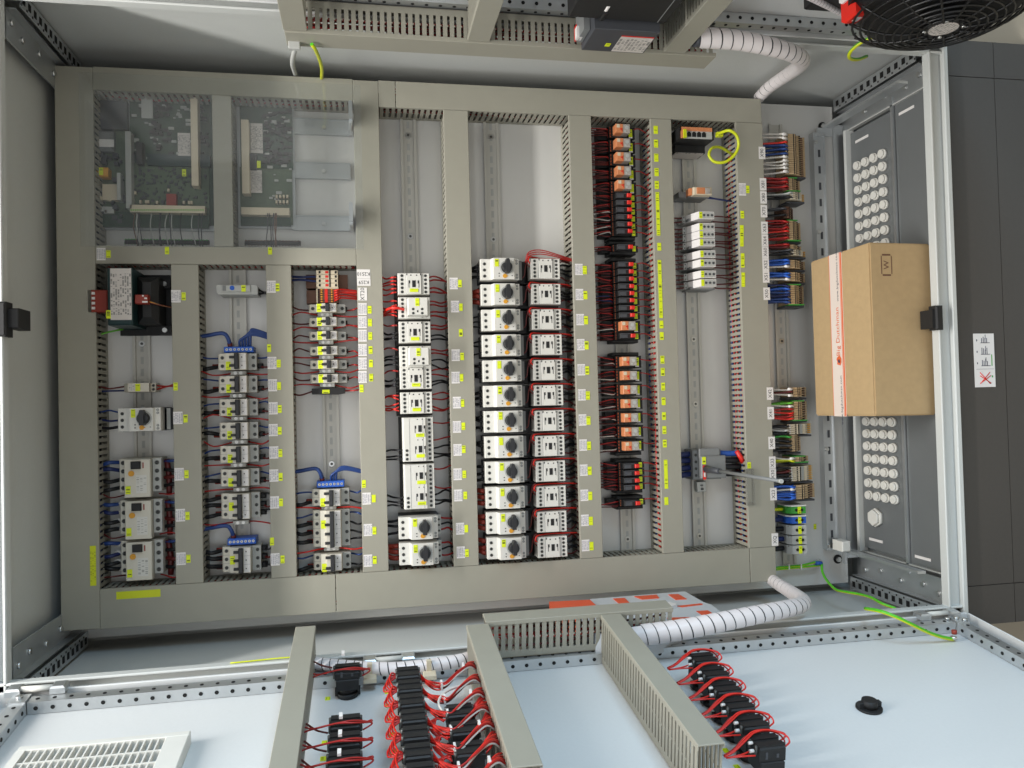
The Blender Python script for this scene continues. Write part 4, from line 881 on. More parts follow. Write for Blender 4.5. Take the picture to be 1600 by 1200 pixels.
for (y, lab) in ((345, 'under the uppermost white module'), (388, 'under the three white modules'), (420, 'under the middle pair of white modules'), (451, 'under the lowest white module')):
    q = at(1104, y, .05); solo('end_stop', MB().box(-.03, .03, -.003, .003, .006, .058, 0, .002), 'mgrey', 'grey end stop on the rail ' + lab, 'end stop', (u7, q.y, 0), group='rail end stops')
# main switch with coupling shaft
q = center(1087, 1134, 700, 750, .07); t = thing('main_switch', 'grey main switch with red stripe and a long shaft pointing out of the cabinet', 'switch', (q.x, q.y, 0))
l, b_ = span(1087, 1134, 700, 750, .07); a, b = l / 2, b_ / 2
part('body', MB().box(-a, a - .004, -b, b - .004, .008, .055, 0, .002).box(-a + .013, a, -b + .004, b - .018, .055, .072, 0, .002).box(-a + .012, a - .012, b - .022, b - .001, .055, .066, 0, .001), 'mgrey', t)
part('terminal_screws', screws([(-a + .007, b - .016 - k * .0155) for k in range(4)] + [(a - .012, b - .012)], .055, .0036), ['screw', 'hole'], t)
part('red_stripe', MB().box(-a + .016, -a + .023, -b + .002, -.002, .0722, .0735), 'red', t); part('white_mark', MB().box(-a + .0175, -a + .0215, -b + .008, -b + .018, .0736, .074), 'label_white', t); tag(t, -a + .0195, .0085, .0723, .0044, .0085)
r0 = at(1114, 731, .075); r1_ = at(1221, 752, .40); r0 = Vector((r1_.x - .003, r0.y - .002, .072))
sh = part('shaft_collar', MB().tube([r0 - Vector((q.x, q.y, 0)), r0 + Vector((.001, 0, .07)) - Vector((q.x, q.y, 0))], [.0085, .0065], 12), 'dgrey', t)
part('shaft', MB().tube([r0 + Vector((.001, 0, .06)) - Vector((q.x, q.y, 0)), r1_ - Vector((q.x, q.y, 0))], .0036, 8), 'mgrey', t)
part('shaft_pin', MB().tube([r1_ - Vector((q.x, q.y, .006)), r1_ - Vector((q.x, q.y, -.001))], .0042, 10), 'lgrey', t)
for k in range(4):
    y = b - .014 - k * .0155
    wire(t, [(-a + .002, y, .035), (-a - .02, y + rnd(-.002, .002), .04), (UG1 - q.x, y, .035)], .0065, 'navy', k=3, n=8)
    wire(t, [(a - .006, y, .035), (a + .018, y - .002, .045), (UH0 - q.x + .004, y - .002, .045)], .0065, ('bright_blue', 'black_wire', 'black_wire', 'black_wire')[k], k=3, n=8)
wire(t, [(UH0 - q.x - .012, b - .01, .055), (UH0 - q.x - .004, .008, .062), (UH0 - q.x + .004, .0, .05)], .006, 'bright_red_wire', k=4, n=8)
q = center(1091, 1107, 752, 770, .03); t = thing('rail_bracket', 'small steel bracket with symbol on the rail below the main switch', 'bracket', (q.x, q.y, 0))
part('plate', MB().box(-.011, .011, -.012, .012, .008, .022, 0, .001), 'zinc_plate', t); part('symbol', MB().box(-.003, .004, -.008, -.003, .022, .0224).box(-.004, .003, .002, .005, .022, .0224).box(-.0005, .0005, -.008, .006, .022, .0223), 'dgrey', t)
q = center(1167, 1180, 733, 790, .09); l, b_ = span(1167, 1180, 733, 790, .09); a, b = l / 2, b_ / 2
solo('plastic_frame', MB().box(-a, -a + .004, -b, b, 0, .006).box(a - .004, a, -b, b, 0, .006).box(-a + .004, a - .004, -b, -b + .006, 0, .006).box(-a + .004, a - .004, b - .012, b, 0, .006), 'clear_plastic', 'clear plastic frame stuck upright on the duct beside the X30 label', 'frame', (q.x, q.y, .081))
# ================================================================== terminal strip by the cabinet floor
T3 = [(0, .42, .058), (.42, .7, .048), (.7, 1, .036)]
rowsA = [('hole', .02, .07, .0582, 'd'), ('hole', .3, .335, .0582, 'line'), ('hole', .38, .4, .0582, 'line'), ('beige', .47, .6, .0482, 'd'), ('hole', .62, .69, .0482, 'd'), ('brown', .76, .9, .0362, 'd')]
rowsB = [('label_white', .04, .1, .0582, 'd'), ('hole', .25, .3, .0582, 'd'), ('hole', .36, .4, .0582, 'line'), ('lgrey', .46, .58, .0482, 'line'), ('pale_beige', .6, .69, .0482, 'line'), ('orange', .85, .95, .0362, 'd')]
TG = [(1226, 1263, 211, 274, 'beige', 'X90', rowsA), (1227, 1255, 280, 299, 'beige', 'X81', rowsA), (1233, 1262, 301, 313, 'pale_beige', 'X80', rowsB), (1224, 1244, 324, 342, 'brown', 'X70', rowsA), (1228, 1256, 346, 376, 'beige', 'X63', rowsA), (1229, 1257, 383, 390, 'beige', 'X64', rowsA), (1234, 1264, 391, 400, 'pale_beige', 'X60', rowsB),
      (1229, 1263, 407, 420, 'beige', 'X52', rowsA), (1230, 1263, 426, 440, 'beige', 'X51', rowsA), (1230, 1261, 446, 476, 'beige', 'X50', rowsA), (1234, 1265, 605, 620, 'beige', 'X42', rowsA), (1235, 1266, 627, 656, 'beige', 'X41', rowsA), (1228, 1273, 662, 678, 'pale_beige', None, rowsB), (1232, 1256, 679, 705, 'beige', 'X40', rowsA),
      (1237, 1268, 713, 721, 'beige', 'X33', rowsA), (1231, 1275, 728, 751, 'pale_beige', 'X30', rowsB), (1238, 1278, 757, 779, 'beige', 'X23', rowsA)]
WC = {'X90': ['white_wire', 'white_wire', 'white_wire', 'white_wire', 'white_wire', 'blue_wire', 'blue_wire', 'blue_wire', 'bright_red_wire', 'white_wire', 'white_wire'], 'X81': ['dark_red_wire', 'red_wire'] * 3, 'X80': ['black_wire', 'lgrey'], 'X70': ['black_wire', 'dgrey'], 'X63': ['red_wire', 'dark_red_wire', 'bright_red_wire', 'red_wire', 'dark_red_wire', 'red_wire'],
      'X64': ['dark_red_wire', 'red_wire'], 'X60': ['black_wire', 'dgrey'], 'X52': ['white_wire', 'bright_blue', 'bright_blue'], 'X51': ['white_wire', 'bright_blue', 'bright_blue'], 'X50': ['blue_wire', 'blue_wire', 'navy', 'blue_wire', 'bright_blue', 'navy'], 'X42': ['white_wire', 'dark_red_wire', 'white_wire'], 'X41': ['bright_red_wire', 'red_wire', 'bright_red_wire', 'red_wire', 'white_wire', 'green_wire'],
      None: ['black_wire', 'lgrey', 'black_wire'], 'X40': ['black_wire', 'dgrey', 'black_wire', 'green'], 'X33': ['yellow_wire', 'white_wire'], 'X30': ['black_wire', 'dgrey', 'black_wire', 'dark_red_wire', 'black_wire'], 'X23': ['bright_blue', 'bright_blue', 'bright_blue', 'blue_wire', 'white_wire', 'bright_blue']}
for (x0, x1, y0, y1, body, nm, rows) in TG:
    lab = ('stepped %s terminal blocks level with the %s label' % ('beige' if body != 'brown' else 'brown', nm)) if nm else 'pale terminal blocks with white ferrules just above the X40 label'
    t, q, l, b_ = terminal_group(x0, x1, y0, y1, .05, lab, rows, body=body, steps=T3)
    if body == 'beige' and nm in ('X63', 'X50', 'X41', 'X81', 'X33'):
        part('green_end_block', MB().box(-l / 2, l / 2 - .012, -b_ / 2 - .002, -b_ / 2, .008, .0585).box(-l / 2, l / 2 - .02, b_ / 2, b_ / 2 + .002, .008, .0585), 'green', t)
    part('end_stop', MB().box(-l / 2 - .004, l / 2 - .006, -b_ / 2 - .0065, -b_ / 2 - .0022, .006, .046, 0, .001), 'dgrey', t)
    cs = WC[nm]; n = len(cs)
    for k, c in enumerate(cs):
        y = -b_ / 2 + (k + .5) * b_ / n; thick = .0024 if c not in ('bright_blue', 'blue_wire') else .0027
        for rep in range(2 if c not in ('white_wire', 'bright_red_wire') else 1):
            wire(t, [(-l / 2 + .004, y + rep * .0018, .056 - rep * .008), (-l / 2 - .006, y + rnd(-.002, .002), .066 - rep * .01), (-l / 2 - .02, y + rnd(-.003, .003), .058 - rep * .012), (UH1 - q.x - .004, y + rnd(-.006, .006), .045 - rep * .01)], thick, c, k=3)
        if c == 'white_wire': part('ferrule', MB().tube([(-l / 2 + .003, y, .058), (-l / 2 - .012, y, .066)], .0032, 6), 'label_white', t)
# big feed terminals
for i, (y0, y1, c, lab) in enumerate(((791, 803, 'green', 'large green earth terminal'), (807, 818.5, 'bright_blue', 'large blue neutral terminal'), (820.5, 836, 'lgrey', 'large grey feed terminal, uppermost of three'), (837, 851, 'lgrey', 'large grey feed terminal, middle of three'), (852, 866, 'lgrey', 'large grey feed terminal, lowest of three'))):
    q = center(1232.5 + i * .5, 1260 + i * .5, y0, y1, .06); l, b_ = span(1232, 1260, y0, y1, .06); a, b = l / 2, b_ / 2 - .0006
    t = thing('feed_terminal', lab + ' level with the XQ label' if c == 'lgrey' else lab + ' between the X23 and XQ labels', 'terminal', (q.x, q.y, 0), group='large feed terminals')
    part('housing', MB().prof([(-a, .008), (-a, .045), (-a + .008, .058), (a - .002, .06), (a, .056), (a, .008)], -b, b), c, t)
    if c != 'lgrey': part('side_plate', MB().prof([(-a - .002, .008), (-a - .002, .047), (-a + .007, .0605), (a - .002, .0622), (a, .008)], b + .0002, b + .003), 'white', t)
    part('screw_holes', MB().cyl((-.003, 0, .0592), .0035, .0015, 'z', 10).cyl((.0105, 0, .0600), .0035, .0012, 'z', 10).box(-a + .002, -a + .0035, b - .003, b - .0015, .05, .0508), 'hole', t)
    tag(t, .0042, 0, .0606, .0042, min(.0088, b * .95))
    wire(t, [(-a + .002, 0, .03), (-a - .012, 0, .034), (UH1 - q.x - .004, 0, .035)], .0058 if i else .004, ('yellow_wire', 'navy', 'black_wire', 'navy', 'black_wire')[i], k=3, n=8)
q = at(1274, 823, .002); solo('yellow_marker', MB().box(-.0035, .0035, -.0065, .0065, 0, .0006), 'tag_text', 'yellow marker tag stuck on the plate right of the feed terminals', 'marker', (q.x, q.y, .0002))
# earth leads at the lower right of the plate
e0 = at(1284, 882, .03)
el = thing('earth_lead', 'green and yellow earth lead dropping from the plate to the cabinet side', 'earth wire', tuple(e0))
pts = [(1284, 880, .02), (1285, 893, .04), (1292, 907, .08), (1306, 921, .13), (1322, 925, .17), (1345, 929, .21), (1362, 934, .25), (1378, 943, .29), (1400, 951, .31)]
part('lead', MB().tube(smooth([at(*p) - e0 for p in pts], 5), .003, 8), 'earth', el); part('cable_lug', MB().box(-.006, .008, -.006, .006, -.022, -.016).cyl((.004, .004, -.018), .006, .006, 'z', 8), 'steel', el)
e1 = at(1215, 884, .03)
el = thing('earth_lead', 'green and yellow earth lead lying along the plate under the feed terminals', 'earth wire', tuple(e1))
for k in range(2): part('lead', MB().tube(smooth([at(x, y + k * 3, w) - e1 for (x, y, w) in ((1212, 887, .03), (1235, 885, .02), (1255, 883, .02), (1276, 878 + k * 3, .02), (1283, 880, .02))], 4), .0026, 7), 'earth', el)
part('blue_sleeve', MB().tube([at(1274, 880, .021) - e1, at(1284, 880, .021) - e1], .0048, 8), 'bright_blue', el)
for x in (1232, 1251): part('cable_tie', MB().box(-.0015, .0015, -.006, .008, -.004, .004), 'label_white', el, loc=tuple(at(x, 886, .02) - e1))
# ================================================================== circuit boards behind the clear sheet
def B2(x0, x1, y0, y1, w): p0 = at(x0, y1, w); p1 = at(x1, y0, w); return p0.x, p1.x, p0.y, p1.y
q = at(230, 260, .02); bd = thing('controller_board', 'large controller circuit board with grey power section behind the clear sheet', 'circuit board', (q.x, q.y, 0))
def bp(nm, x0, x1, y0, y1, z0, z1, m, parent=bd, o=None, bev=0, label=None):
    o = o or q; a = B2(x0, x1, y0, y1, z1); return part(nm, MB().box(a[0] - o.x, a[1] - o.x, a[2] - o.y, a[3] - o.y, z0, z1, 0, bev), m, parent, label=label)
bp('carrier_plate', 127, 334, 152, 358, .004, .012, 'zinc_plate')
bp('power_board', 131, 200, 195, 352, .012, .018, 'pcb_grey'); bp('main_board', 205, 330, 150, 350, .012, .018, 'pcb')
bp('lower_board', 204, 326, 258, 348, .018, .022, 'pcb_grey')
for (x0, x1) in ((197, 204), (183, 188)): bp('heat_sink', x0, x1, 205 if x0 > 190 else 270, 325 if x0 > 190 else 312, .018, .045, 'lgrey')
bp('transformer_can', 137, 176, 203, 234, .018, .04, 'mgrey', bev=.006); bp('power_cover', 133, 198, 158, 200, .014, .03, 'dgrey'); bp('paper_label', 152, 178, 218, 229, .04, .0405, 'label_white')
bp('capacitor', 149, 168, 261, 275, .018, .045, 'orange', bev=.003); bp('coil', 128, 145, 298, 312, .018, .03, 'navy'); bp('module', 160, 185, 288, 312, .018, .035, 'pale_beige')
m = MB()
for (x, y) in ((153, 308), (169, 308), (136, 234), (145, 236), (150, 287)):
    p = at(x, y, .04); m.cyl((p.x - q.x, p.y - q.y, .018), .006 if y > 300 else .004, .02, 'z', 12)
part('capacitors', m, 'pale_beige', bd)
bp('connector_strip', 299.5, 308, 150, 290, .022, .05, 'pale_beige'); bp('paper_label', 278, 297, 208, 243, .03, .031, 'plate_text')
bp('dark_connector', 213, 222, 222, 256, .018, .04, 'black'); bp('ribbon', 221, 238, 148, 184, .03, .034, 'lgrey'); bp('dark_band', 230, 328, 243, 258, .018, .03, 'teal_steel')
bp('terminal_strip', 203, 320, 322, 331, .022, .045, 'pale_beige'); bp('terminal_strip', 148, 178, 323, 333, .018, .03, 'lgrey')
m = MB()
for i in range(34):
    x = 205 + i * 3.4; p = at(x, 328, .046); m.cyl((p.x - q.x, p.y - q.y, .045), .0016, .001, 'z', 6)
part('terminal_screws', m, 'green_wire', bd)
m = MB()
for (x, y) in ((219, 315), (228, 315), (231, 315), (245, 316), (265, 314), (287, 316), (295, 316), (299, 316), (211, 301), (263, 297), (165, 330), (143, 338)):
    p = at(x, y, .03); m.box(p.x - q.x - .002, p.x - q.x + .002, p.y - q.y - .003, p.y - q.y + .003, .022, .03)
part('jumpers', m, 'pale_beige', bd); bp('red_relay', 260, 275, 303, 322, .022, .036, 'terminal_red'); bp('lower_pcb', 140, 326, 333, 354, .02, .024, 'pcb')
for (x, y) in ((157, 267), (287, 269), (134, 295)):
    p = at(x, y, .05); tag(bd, p.x - q.x, p.y - q.y, .046, .004, .0075)
m = MB()
for i in range(190):
    x, y = rnd(208, 326), rnd(152, 252)
    if 270 < x < 312 or 210 < x < 236: continue
    p = at(x, y, .022); s = rnd(.0015, .006); m.box(p.x - q.x - s, p.x - q.x + s, p.y - q.y - s * .6, p.y - q.y + s * .6, .018, .018 + rnd(.003, .01))
part('chips', m, 'black', bd, kind='stuff')
m = MB()
for i in range(150):
    x, y = rnd(208, 322), rnd(262, 320); p = at(x, y, .022); s = rnd(.001, .003); m.box(p.x - q.x - s, p.x - q.x + s, p.y - q.y - s, p.y - q.y + s, .022, .025)
part('small_components', m, 'dgrey', bd, kind='stuff')
q = at(420, 260, .02); b2 = thing('controller_board', 'smaller dark green circuit board with two paper labels behind the clear sheet', 'circuit board', (q.x, q.y, 0))
bp('carrier_plate', 373, 459, 166, 356, .004, .012, 'zinc_plate', b2); bp('main_board', 376, 456, 168, 262, .012, .018, 'pcb', b2); bp('lower_board', 376, 456, 263, 350, .012, .017, 'pcb_grey', b2)
bp('connector_strip', 378.5, 388, 187, 302, .018, .045, 'pale_beige', b2); bp('paper_label', 392, 410, 193, 239, .024, .025, 'plate_text', b2); bp('paper_label', 392, 409, 266, 301, .024, .025, 'plate_text', b2)
bp('terminal_strip', 377, 452, 325, 335, .017, .04, 'pale_beige', b2); bp('lower_pcb', 376, 454, 337, 352, .014, .02, 'pcb', b2); bp('dark_block', 385, 400, 240, 264, .018, .035, 'black', b2)
p = at(404, 256, .04); tag(b2, p.x - q.x, p.y - q.y, .036, .0038, .0075)
m = MB()
for r_ in range(2):
    for c_ in range(4): p = at(432 + c_ * 5.6, 306.5 + r_ * 8.5, .03); m.box(p.x - q.x - .002, p.x - q.x + .002, p.y - q.y - .003, p.y - q.y + .003, .017, .03)
part('jumpers', m, 'pale_beige', b2)
m = MB()
for i in range(110):
    x, y = rnd(412, 454), rnd(172, 258); p = at(x, y, .022); s = rnd(.0015, .0055); m.box(p.x - q.x - s, p.x - q.x + s, p.y - q.y - s * .6, p.y - q.y + s * .6, .018, .018 + rnd(.003, .009))
part('chips', m, 'black', b2, kind='stuff')
for i, (y0, y1) in enumerate(((186, 210), (254, 279), (337, 360))):
    q = center(458, 548, y0, y1, .01); l, b_ = span(458, 548, y0, y1, .01)
    t = thing('support_rail', '%s wide steel support rail beside the smaller circuit board' % ('upper', 'middle', 'lower')[i], 'rail', (q.x, q.y, 0), group='support rails behind the clear sheet')
    part('strip', MB().box(-l / 2, l / 2, -b_ / 2, b_ / 2, .001, .01).box(-l / 2, l / 2, b_ / 2 - .002, b_ / 2, .01, .013), 'zinc_plate', t)
    part('rail_screw', MB().cyl((.004, -.002, .01), .0045, .004, 'z', 10), 'steel', t)
for (x0, x1, y0, y1, lab) in ((195, 327, 373, 382, 'dark wire comb with thin wires under the large circuit board'), (383, 470, 375, 383, 'dark wire comb with thin wires under the smaller circuit board')):
    q = center(x0, x1, y0, y1, .04); l, b_ = span(x0, x1, y0, y1, .04); t = thing('wire_comb', lab, 'wire comb', (q.x, q.y, 0))
    part('rod', MB().tube([(-l / 2, 0, .035), (l / 2, 0, .035)], .005, 10), 'black', t)
    m = MB(); n = int(l / .006)
    for i in range(n): m.tube([(-l / 2 + i * l / n, -.005, .033), (-l / 2 + i * l / n + .002, .005, .038)], .0022, 5)
    part('winding', m, 'green' if x0 < 300 else 'brown', t, kind='stuff')
    xs = (214, 216, 218, 220, 222, 240, 252, 250, 262, 268, 273, 285, 305, 312, 316) if x0 < 300 else (424, 427, 430, 416, 432)
    for x in xs:
        p = at(x, 378, .04); y_top = at(x + rnd(-6, 3), 334, .035)
        wire(t, [(p.x - q.x, -.012, .03), (p.x - q.x, 0, .042), ((p.x + y_top.x) / 2 - q.x + rnd(-.003, .003), (y_top.y - q.y) * .5, .05), (y_top.x - q.x, y_top.y - q.y, .04)], .0011, random.choice(['dgrey', 'lgrey', 'black_wire', 'brown', 'dgrey']), k=4, n=5)
q = at(230, 260, .02)
m = MB()
for i in range(45):
    x, y = rnd(134, 196), rnd(240, 345); p = at(x, y, .03); s = rnd(.0015, .005); m.box(p.x - q.x - s, p.x - q.x + s, p.y - q.y - s, p.y - q.y + s, .018, .018 + rnd(.004, .014))
part('small_components', m, 'dgrey', bd, kind='stuff')
m = MB()
for i in range(40):
    x, y = rnd(208, 300), rnd(155, 250); p = at(x, y, .022); s = rnd(.001, .003); m.box(p.x - q.x - s * 2, p.x - q.x + s * 2, p.y - q.y - s, p.y - q.y + s, .018, .021)
part('small_components', m, 'lgrey', bd, kind='stuff')
q = at(420, 260, .02); m = MB()
for i in range(30):
    x, y = rnd(412, 454), rnd(172, 320); p = at(x, y, .022); s = rnd(.001, .003); m.box(p.x - q.x - s * 2, p.x - q.x + s * 2, p.y - q.y - s, p.y - q.y + s, .018, .021)
part('small_components', m, 'lgrey', b2, kind='stuff')
x0, x1, y0, y1 = 126, 563, 133, 385
cs = B2(x0, x1, y0, y1, .118); a_ = thing('clear_cover_sheet', 'clear acrylic sheet covering the circuit boards in the upper left bay', 'cover', (cs[0], cs[2], 0))
part('sheet', MB().box(0, cs[1] - cs[0], 0, cs[3] - cs[2], .116, .119), 'acrylic', a_)
for (x, y) in ((548, 186), (549, 341)):
    p = at(x, y, .06); part('standoff', MB().box(p.x - cs[0] - .004, p.x - cs[0] + .004, p.y - cs[2] - .018, p.y - cs[2] + .018, .004, .112).cyl((p.x - cs[0], p.y - cs[2] + .02, .05), .004, .055, 'z', 8).cyl((p.x - cs[0], p.y - cs[2] - .02, .05), .004, .055, 'z', 8), 'zinc', a_)
# ================================================================== spiral wrap hoses
def hose_parts(t, pts, r0, pitch, k=8, taper=1.0):
    P = smooth(pts, k); acc = [0]
    for i in range(1, len(P)): acc.append(acc[-1] + (P[i] - P[i - 1]).length)
    Ltot = acc[-1]
    def pos(s):
        s = max(0, min(Ltot, s)); i = 0
        while i < len(acc) - 2 and acc[i + 1] < s: i += 1
        f = (s - acc[i]) / max(1e-9, acc[i + 1] - acc[i]); return P[i].lerp(P[i + 1], f), (P[min(i + 2, len(P) - 1)] - P[max(i - 1, 0)]).normalized()
    fr = []; up = Vector((0, 1, .3)).normalized(); N = int(Ltot / pitch * 14)
    m = MB(); vs = []
    for i in range(N + 1):
        s = Ltot * i / N; r = r0 * (1 + (taper - 1) * i / N); p, tg = pos(s); a = (up - tg * up.dot(tg)); a = a.normalized() if a.length > 1e-5 else Vector((1, 0, 0)); up = a; b = tg.cross(a); an = 2 * math.pi * s / pitch
        nrm = a * math.cos(an) + b * math.sin(an); p2, _ = pos(s + pitch * .90)
        vs += [p + nrm * r, p2 + nrm * (r * 1.02)]
    m._add(vs, [(2 * i, 2 * i + 2, 2 * i + 3, 2 * i + 1) for i in range(N)], 0, True)
    part('cable_core', MB().tube(P, [r0 * .93 * (1 + (taper - 1) * i / (len(P) - 1)) for i in range(len(P))], 12), 'dgrey', t); part('spiral_wrap', m, 'spiral', t)
def hose(name, pts, r, pitch, label, taper=1.0):
    o = pts[0]; t = thing(name, label, 'cable sleeve', tuple(o)); hose_parts(t, [p - o for p in pts], r, pitch, taper=taper); return t
# ================================================================== doors
def perforated(t, along, a0, a1, b0, b1, h, holes=.025):
    # rail on the inner face; along 'x' or 'y'
    m = MB(); hm = MB(); n = int((a1 - a0) / holes)
    if along == 'y':
        m.box(b0, b1, a0, a1, .0008, h)
        for i in range(n):
            y = a0 + holes * (i + .5); hm.cyl((b1 + .0001, y, h * .5), .0034, .0006, 'x', 10); hm.cyl(((b0 + b1) / 2, y, h + .0001), .0032, .0005, 'z', 10)
    else:
        m.box(a0, a1, b0, b1, .0008, h)
        for i in range(n):
            x = a0 + holes * (i + .5); hm.cyl((x, b1 + .0001, h * .5), .0034, .0006, 'y', 10); hm.cyl((x, (b0 + b1) / 2, h + .0001), .0032, .0005, 'z', 10); hm.cyl((x, b0 - .0007, h * .5), .0034, .0006, 'y', 10)
    o = part('perforated_rail', m, 'zinc', t); part('rail_holes', hm, 'hole', t, kind='stuff'); return o
DU0, DU1, DL = -.600, 1.198, .60
db = part('cabinet_door', MB().box(-.004, DL, DU0, DU1, -.022, 0), 'door_paint', cab, label='cabinet door at the lower edge of the picture with the push button contacts'); db.matrix_local = Matrix.Translation((-U1, -.12, 0)) @ FR['B']
for (a, b, c, d_) in ((-.006, -.001, DU0, DU1), (DL, DL + .004, DU0, DU1), (0, DL, DU1, DU1 + .004), (0, DL, DU0 - .004, DU0)): part('edge_fold', MB().box(a, b, c, d_, -.022, .024, 0, .001), 'door_paint', db)
perforated(db, 'y', -.535, 1.145, .011, .032, .021); perforated(db, 'x', .034, DL, 1.148, 1.17, .021); perforated(db, 'x', .034, DL, -.560, -.537, .021)
part('corner_piece', MB().box(.008, .036, 1.146, 1.173, .0008, .024).box(.008, .036, -.563, -.536, .0008, .024), 'zinc', db)
part('corner_screws', MB().cyl((.02, 1.155, .024), .005, .004, 'z', 8).cyl((.03, 1.166, .024), .005, .004, 'z', 8).cyl((.014, 1.140, .022), .005, .003, 'z', 8).cyl((.02, -.55, .024), .005, .004, 'z', 8), 'steel', db)
def hinge(px, py, label):
    p = at(px, py, .345); t = part('hinge', MB().box(p.x - .045, p.x - .022, -.02, .012, .0, .026, 0, .003).box(p.x + .022, p.x + .045, -.02, .012, .0, .026, 0, .003).cyl((0, 0, 0), .0001, .0001) if False else MB().box(-.012, .012, p.x - .045, p.x - .022, .022, .034, 0, .003).box(-.012, .012, p.x + .022, p.x + .045, .022, .034, 0, .003).cyl((0, p.x - .03, .028), .0055, .06, 'y', 10, 1), ['zinc', 'white'], db, label=label)
hinge(60, 1078, 'hinge with white pin near the roof'); hinge(608, 1031, 'hinge with white pin in the middle'); hinge(1462, 962, 'hinge with white pin near the floor')
dt = part('cabinet_door', MB().box(DU0, DU1, -.004, DL, -.022, 0), 'door_paint', cab, label='cabinet door at the upper edge of the picture with fan and cable ducts'); dt.matrix_local = Matrix.Translation((-U1, -.12, 0)) @ FR['T']
for (a, b, c, d_) in ((DU0, DU1, -.006, -.001), (DU0, DU1, DL, DL + .004), (DU1, DU1 + .004, 0, DL), (DU0 - .004, DU0, 0, DL)): part('edge_fold', MB().box(a, b, c, d_, -.022, .024, 0, .001), 'door_paint', dt)
perforated(dt, 'x', -.535, 1.145, .011, .032, .021); perforated(dt, 'y', .034, DL, 1.148, 1.17, .021)
p = at(1425, 76, .345)
part('hinge', MB().box(p.x - .045, p.x - .022, -.012, .012, .022, .034, 0, .003).box(p.x + .022, p.x + .045, -.012, .012, .022, .034, 0, .003).cyl((p.x - .03, 0, .028), .0055, .06, 'x', 10, 1), ['zinc', 'white'], dt, label='hinge near the fan')
# ---- ducts on the doors (frame B: x=b, y=u ; frame T: x=u, y=b)
def door_duct(fr, axis, a0, a1, c0, c1, z0, h, label, fing=(1, 1), single=True, wires=()):
    k = 'door%d' % len(DUCTS); t = duct(k, axis, a0, a1, c0, c1, label, h=h, fr=fr, single=single, fing=fing, wires=wires)
    t.matrix_world = t.matrix_world @ Matrix.Translation((0, 0, z0)); return t
drw = RW((.2, .4, 'red_wire'), (.25, .6, 'dark_red_wire'), (.8, .5, 'red_wire'), (.75, .3, 'dark_red_wire'), (.5, .5, 'red_wire'))
door_duct('B', 'v', .205, .556, -.014, .022, .022, .071, 'short cable duct along the hinge side of the lower door', wires=drw)
door_duct('B', 'u', .0235, .455, .172, .209, .0005, .09, 'cable duct on the lower door beside the bundles of red wires', wires=drw)
door_duct('B', 'u', .0235, .452, .417, .452, .0005, .09, 'cable duct on the lower door beside the slanting row of black contacts')
door_duct('B', 'u', -.03, .58, -.122, -.090, .022, .066, 'narrow cable duct on the lower door beside the ventilation grille')
door_duct('T', 'u', -.121, .684, -.038, .0145, .0225, .06, 'long cable duct along the hinge side of the upper door', wires=drw)
door_duct('T', 'v', .0165, .50, -.121, -.083, .0005, .079, 'leftmost cable duct running up the upper door')
door_duct('T', 'v', .0165, .50, .202, .240, .0005, .079, 'middle cable duct running up the upper door')
door_duct('T', 'v', .0165, .56, .577, .618, .0005, .079, 'cable duct on the upper door between the black device and the fan')
# ---- ventilation grille
gx0, gx1, gy0, gy1 = .165, .43, -.495, -.262
g = thing('ventilation_grille', 'white plastic ventilation grille with slats on the lower door', 'grille', (gx0, gy0, 0), 'B')
Lx, Ly = gx1 - gx0, gy1 - gy0
part('backing', MB().box(.012, Lx - .012, .012, Ly - .02, .0005, .006), 'lgrey', g)
part('frame', MB().box(0, .012, 0, Ly, .0005, .021, 0, .001).box(Lx - .012, Lx, 0, Ly, .0005, .021, 0, .001).box(.012, Lx - .012, 0, .012, .0005, .021).box(.012, Lx - .012, Ly - .032, Ly, .0005, .021, 0, .001), 'white', g)
sm_ = cached('slat', lambda: MB().box(.012, Lx - .012, 0, .0022, .006, .019).mesh('slat', 'white'))
n = int((Ly - .05) / .0095)
for i in range(n): part('slat', sm_, None, g, loc=(0, .019 + i * .0095, 0))
for i in range(1, 8): part('crossbar', cached('gbar', lambda: MB().box(0, .003, .012, Ly - .032, .004, .0196).mesh('crossbar', 'white')), None, g, loc=(.012 + i * (Lx - .024) / 8, 0, 0))
# ---- push button contact blocks
def contact_block(x, y, label, group, hgt=.066, ws=1.0):
    t = thing('contact_block', label, 'contact block', (x, y, 0), 'B', group=group); k_ = (hgt, ws); g = ws
    part('mounting_ring', cached(('cbr', ws), lambda: MB().cyl((0, 0, .0006), .0195 * g, .008, 'z', 18).cyl((0, 0, .008), .0165 * g, .01, 'z', 18).box(-.005, .005, .0165 * g, .023 * g, .003, .014).box(-.005, .005, -.023 * g, -.0165 * g, .003, .014).mesh('mounting_ring', 'black')), None, t)
    part('housing', cached(('cbh', k_), lambda: MB().box(-.0185, .0185, -.0205 * g, .0205 * g, .018, .036, 0, .001).box(-.0165, .0165, -.0225 * g, .0225 * g, .036, hgt, 0, .002).box(-.0145, -.0035, -.0225 * g, .0225 * g, hgt, hgt + .002).box(.0035, .0145, -.0225 * g, .0225 * g, hgt, hgt + .002).mesh('housing', 'black')), None, t)
    part('terminal_screws', cached(('cbs', k_), lambda: (lambda m: [m.cyl((a, b * g, hgt - .012), .0024, .013, 'z', 8) for a in (-.009, .009) for b in (-.0235, .0235)] and m)(MB()).mesh('terminal_screws', 'screw')), None, t)
    part('print', cached(('cbp', k_), lambda: MB().box(.0167, .0169, -.012 * g, -.008 * g, .04, .05).box(.0167, .0169, .007 * g, .011 * g, .041, .047).mesh('print', 'dgrey')), None, t)
    return t
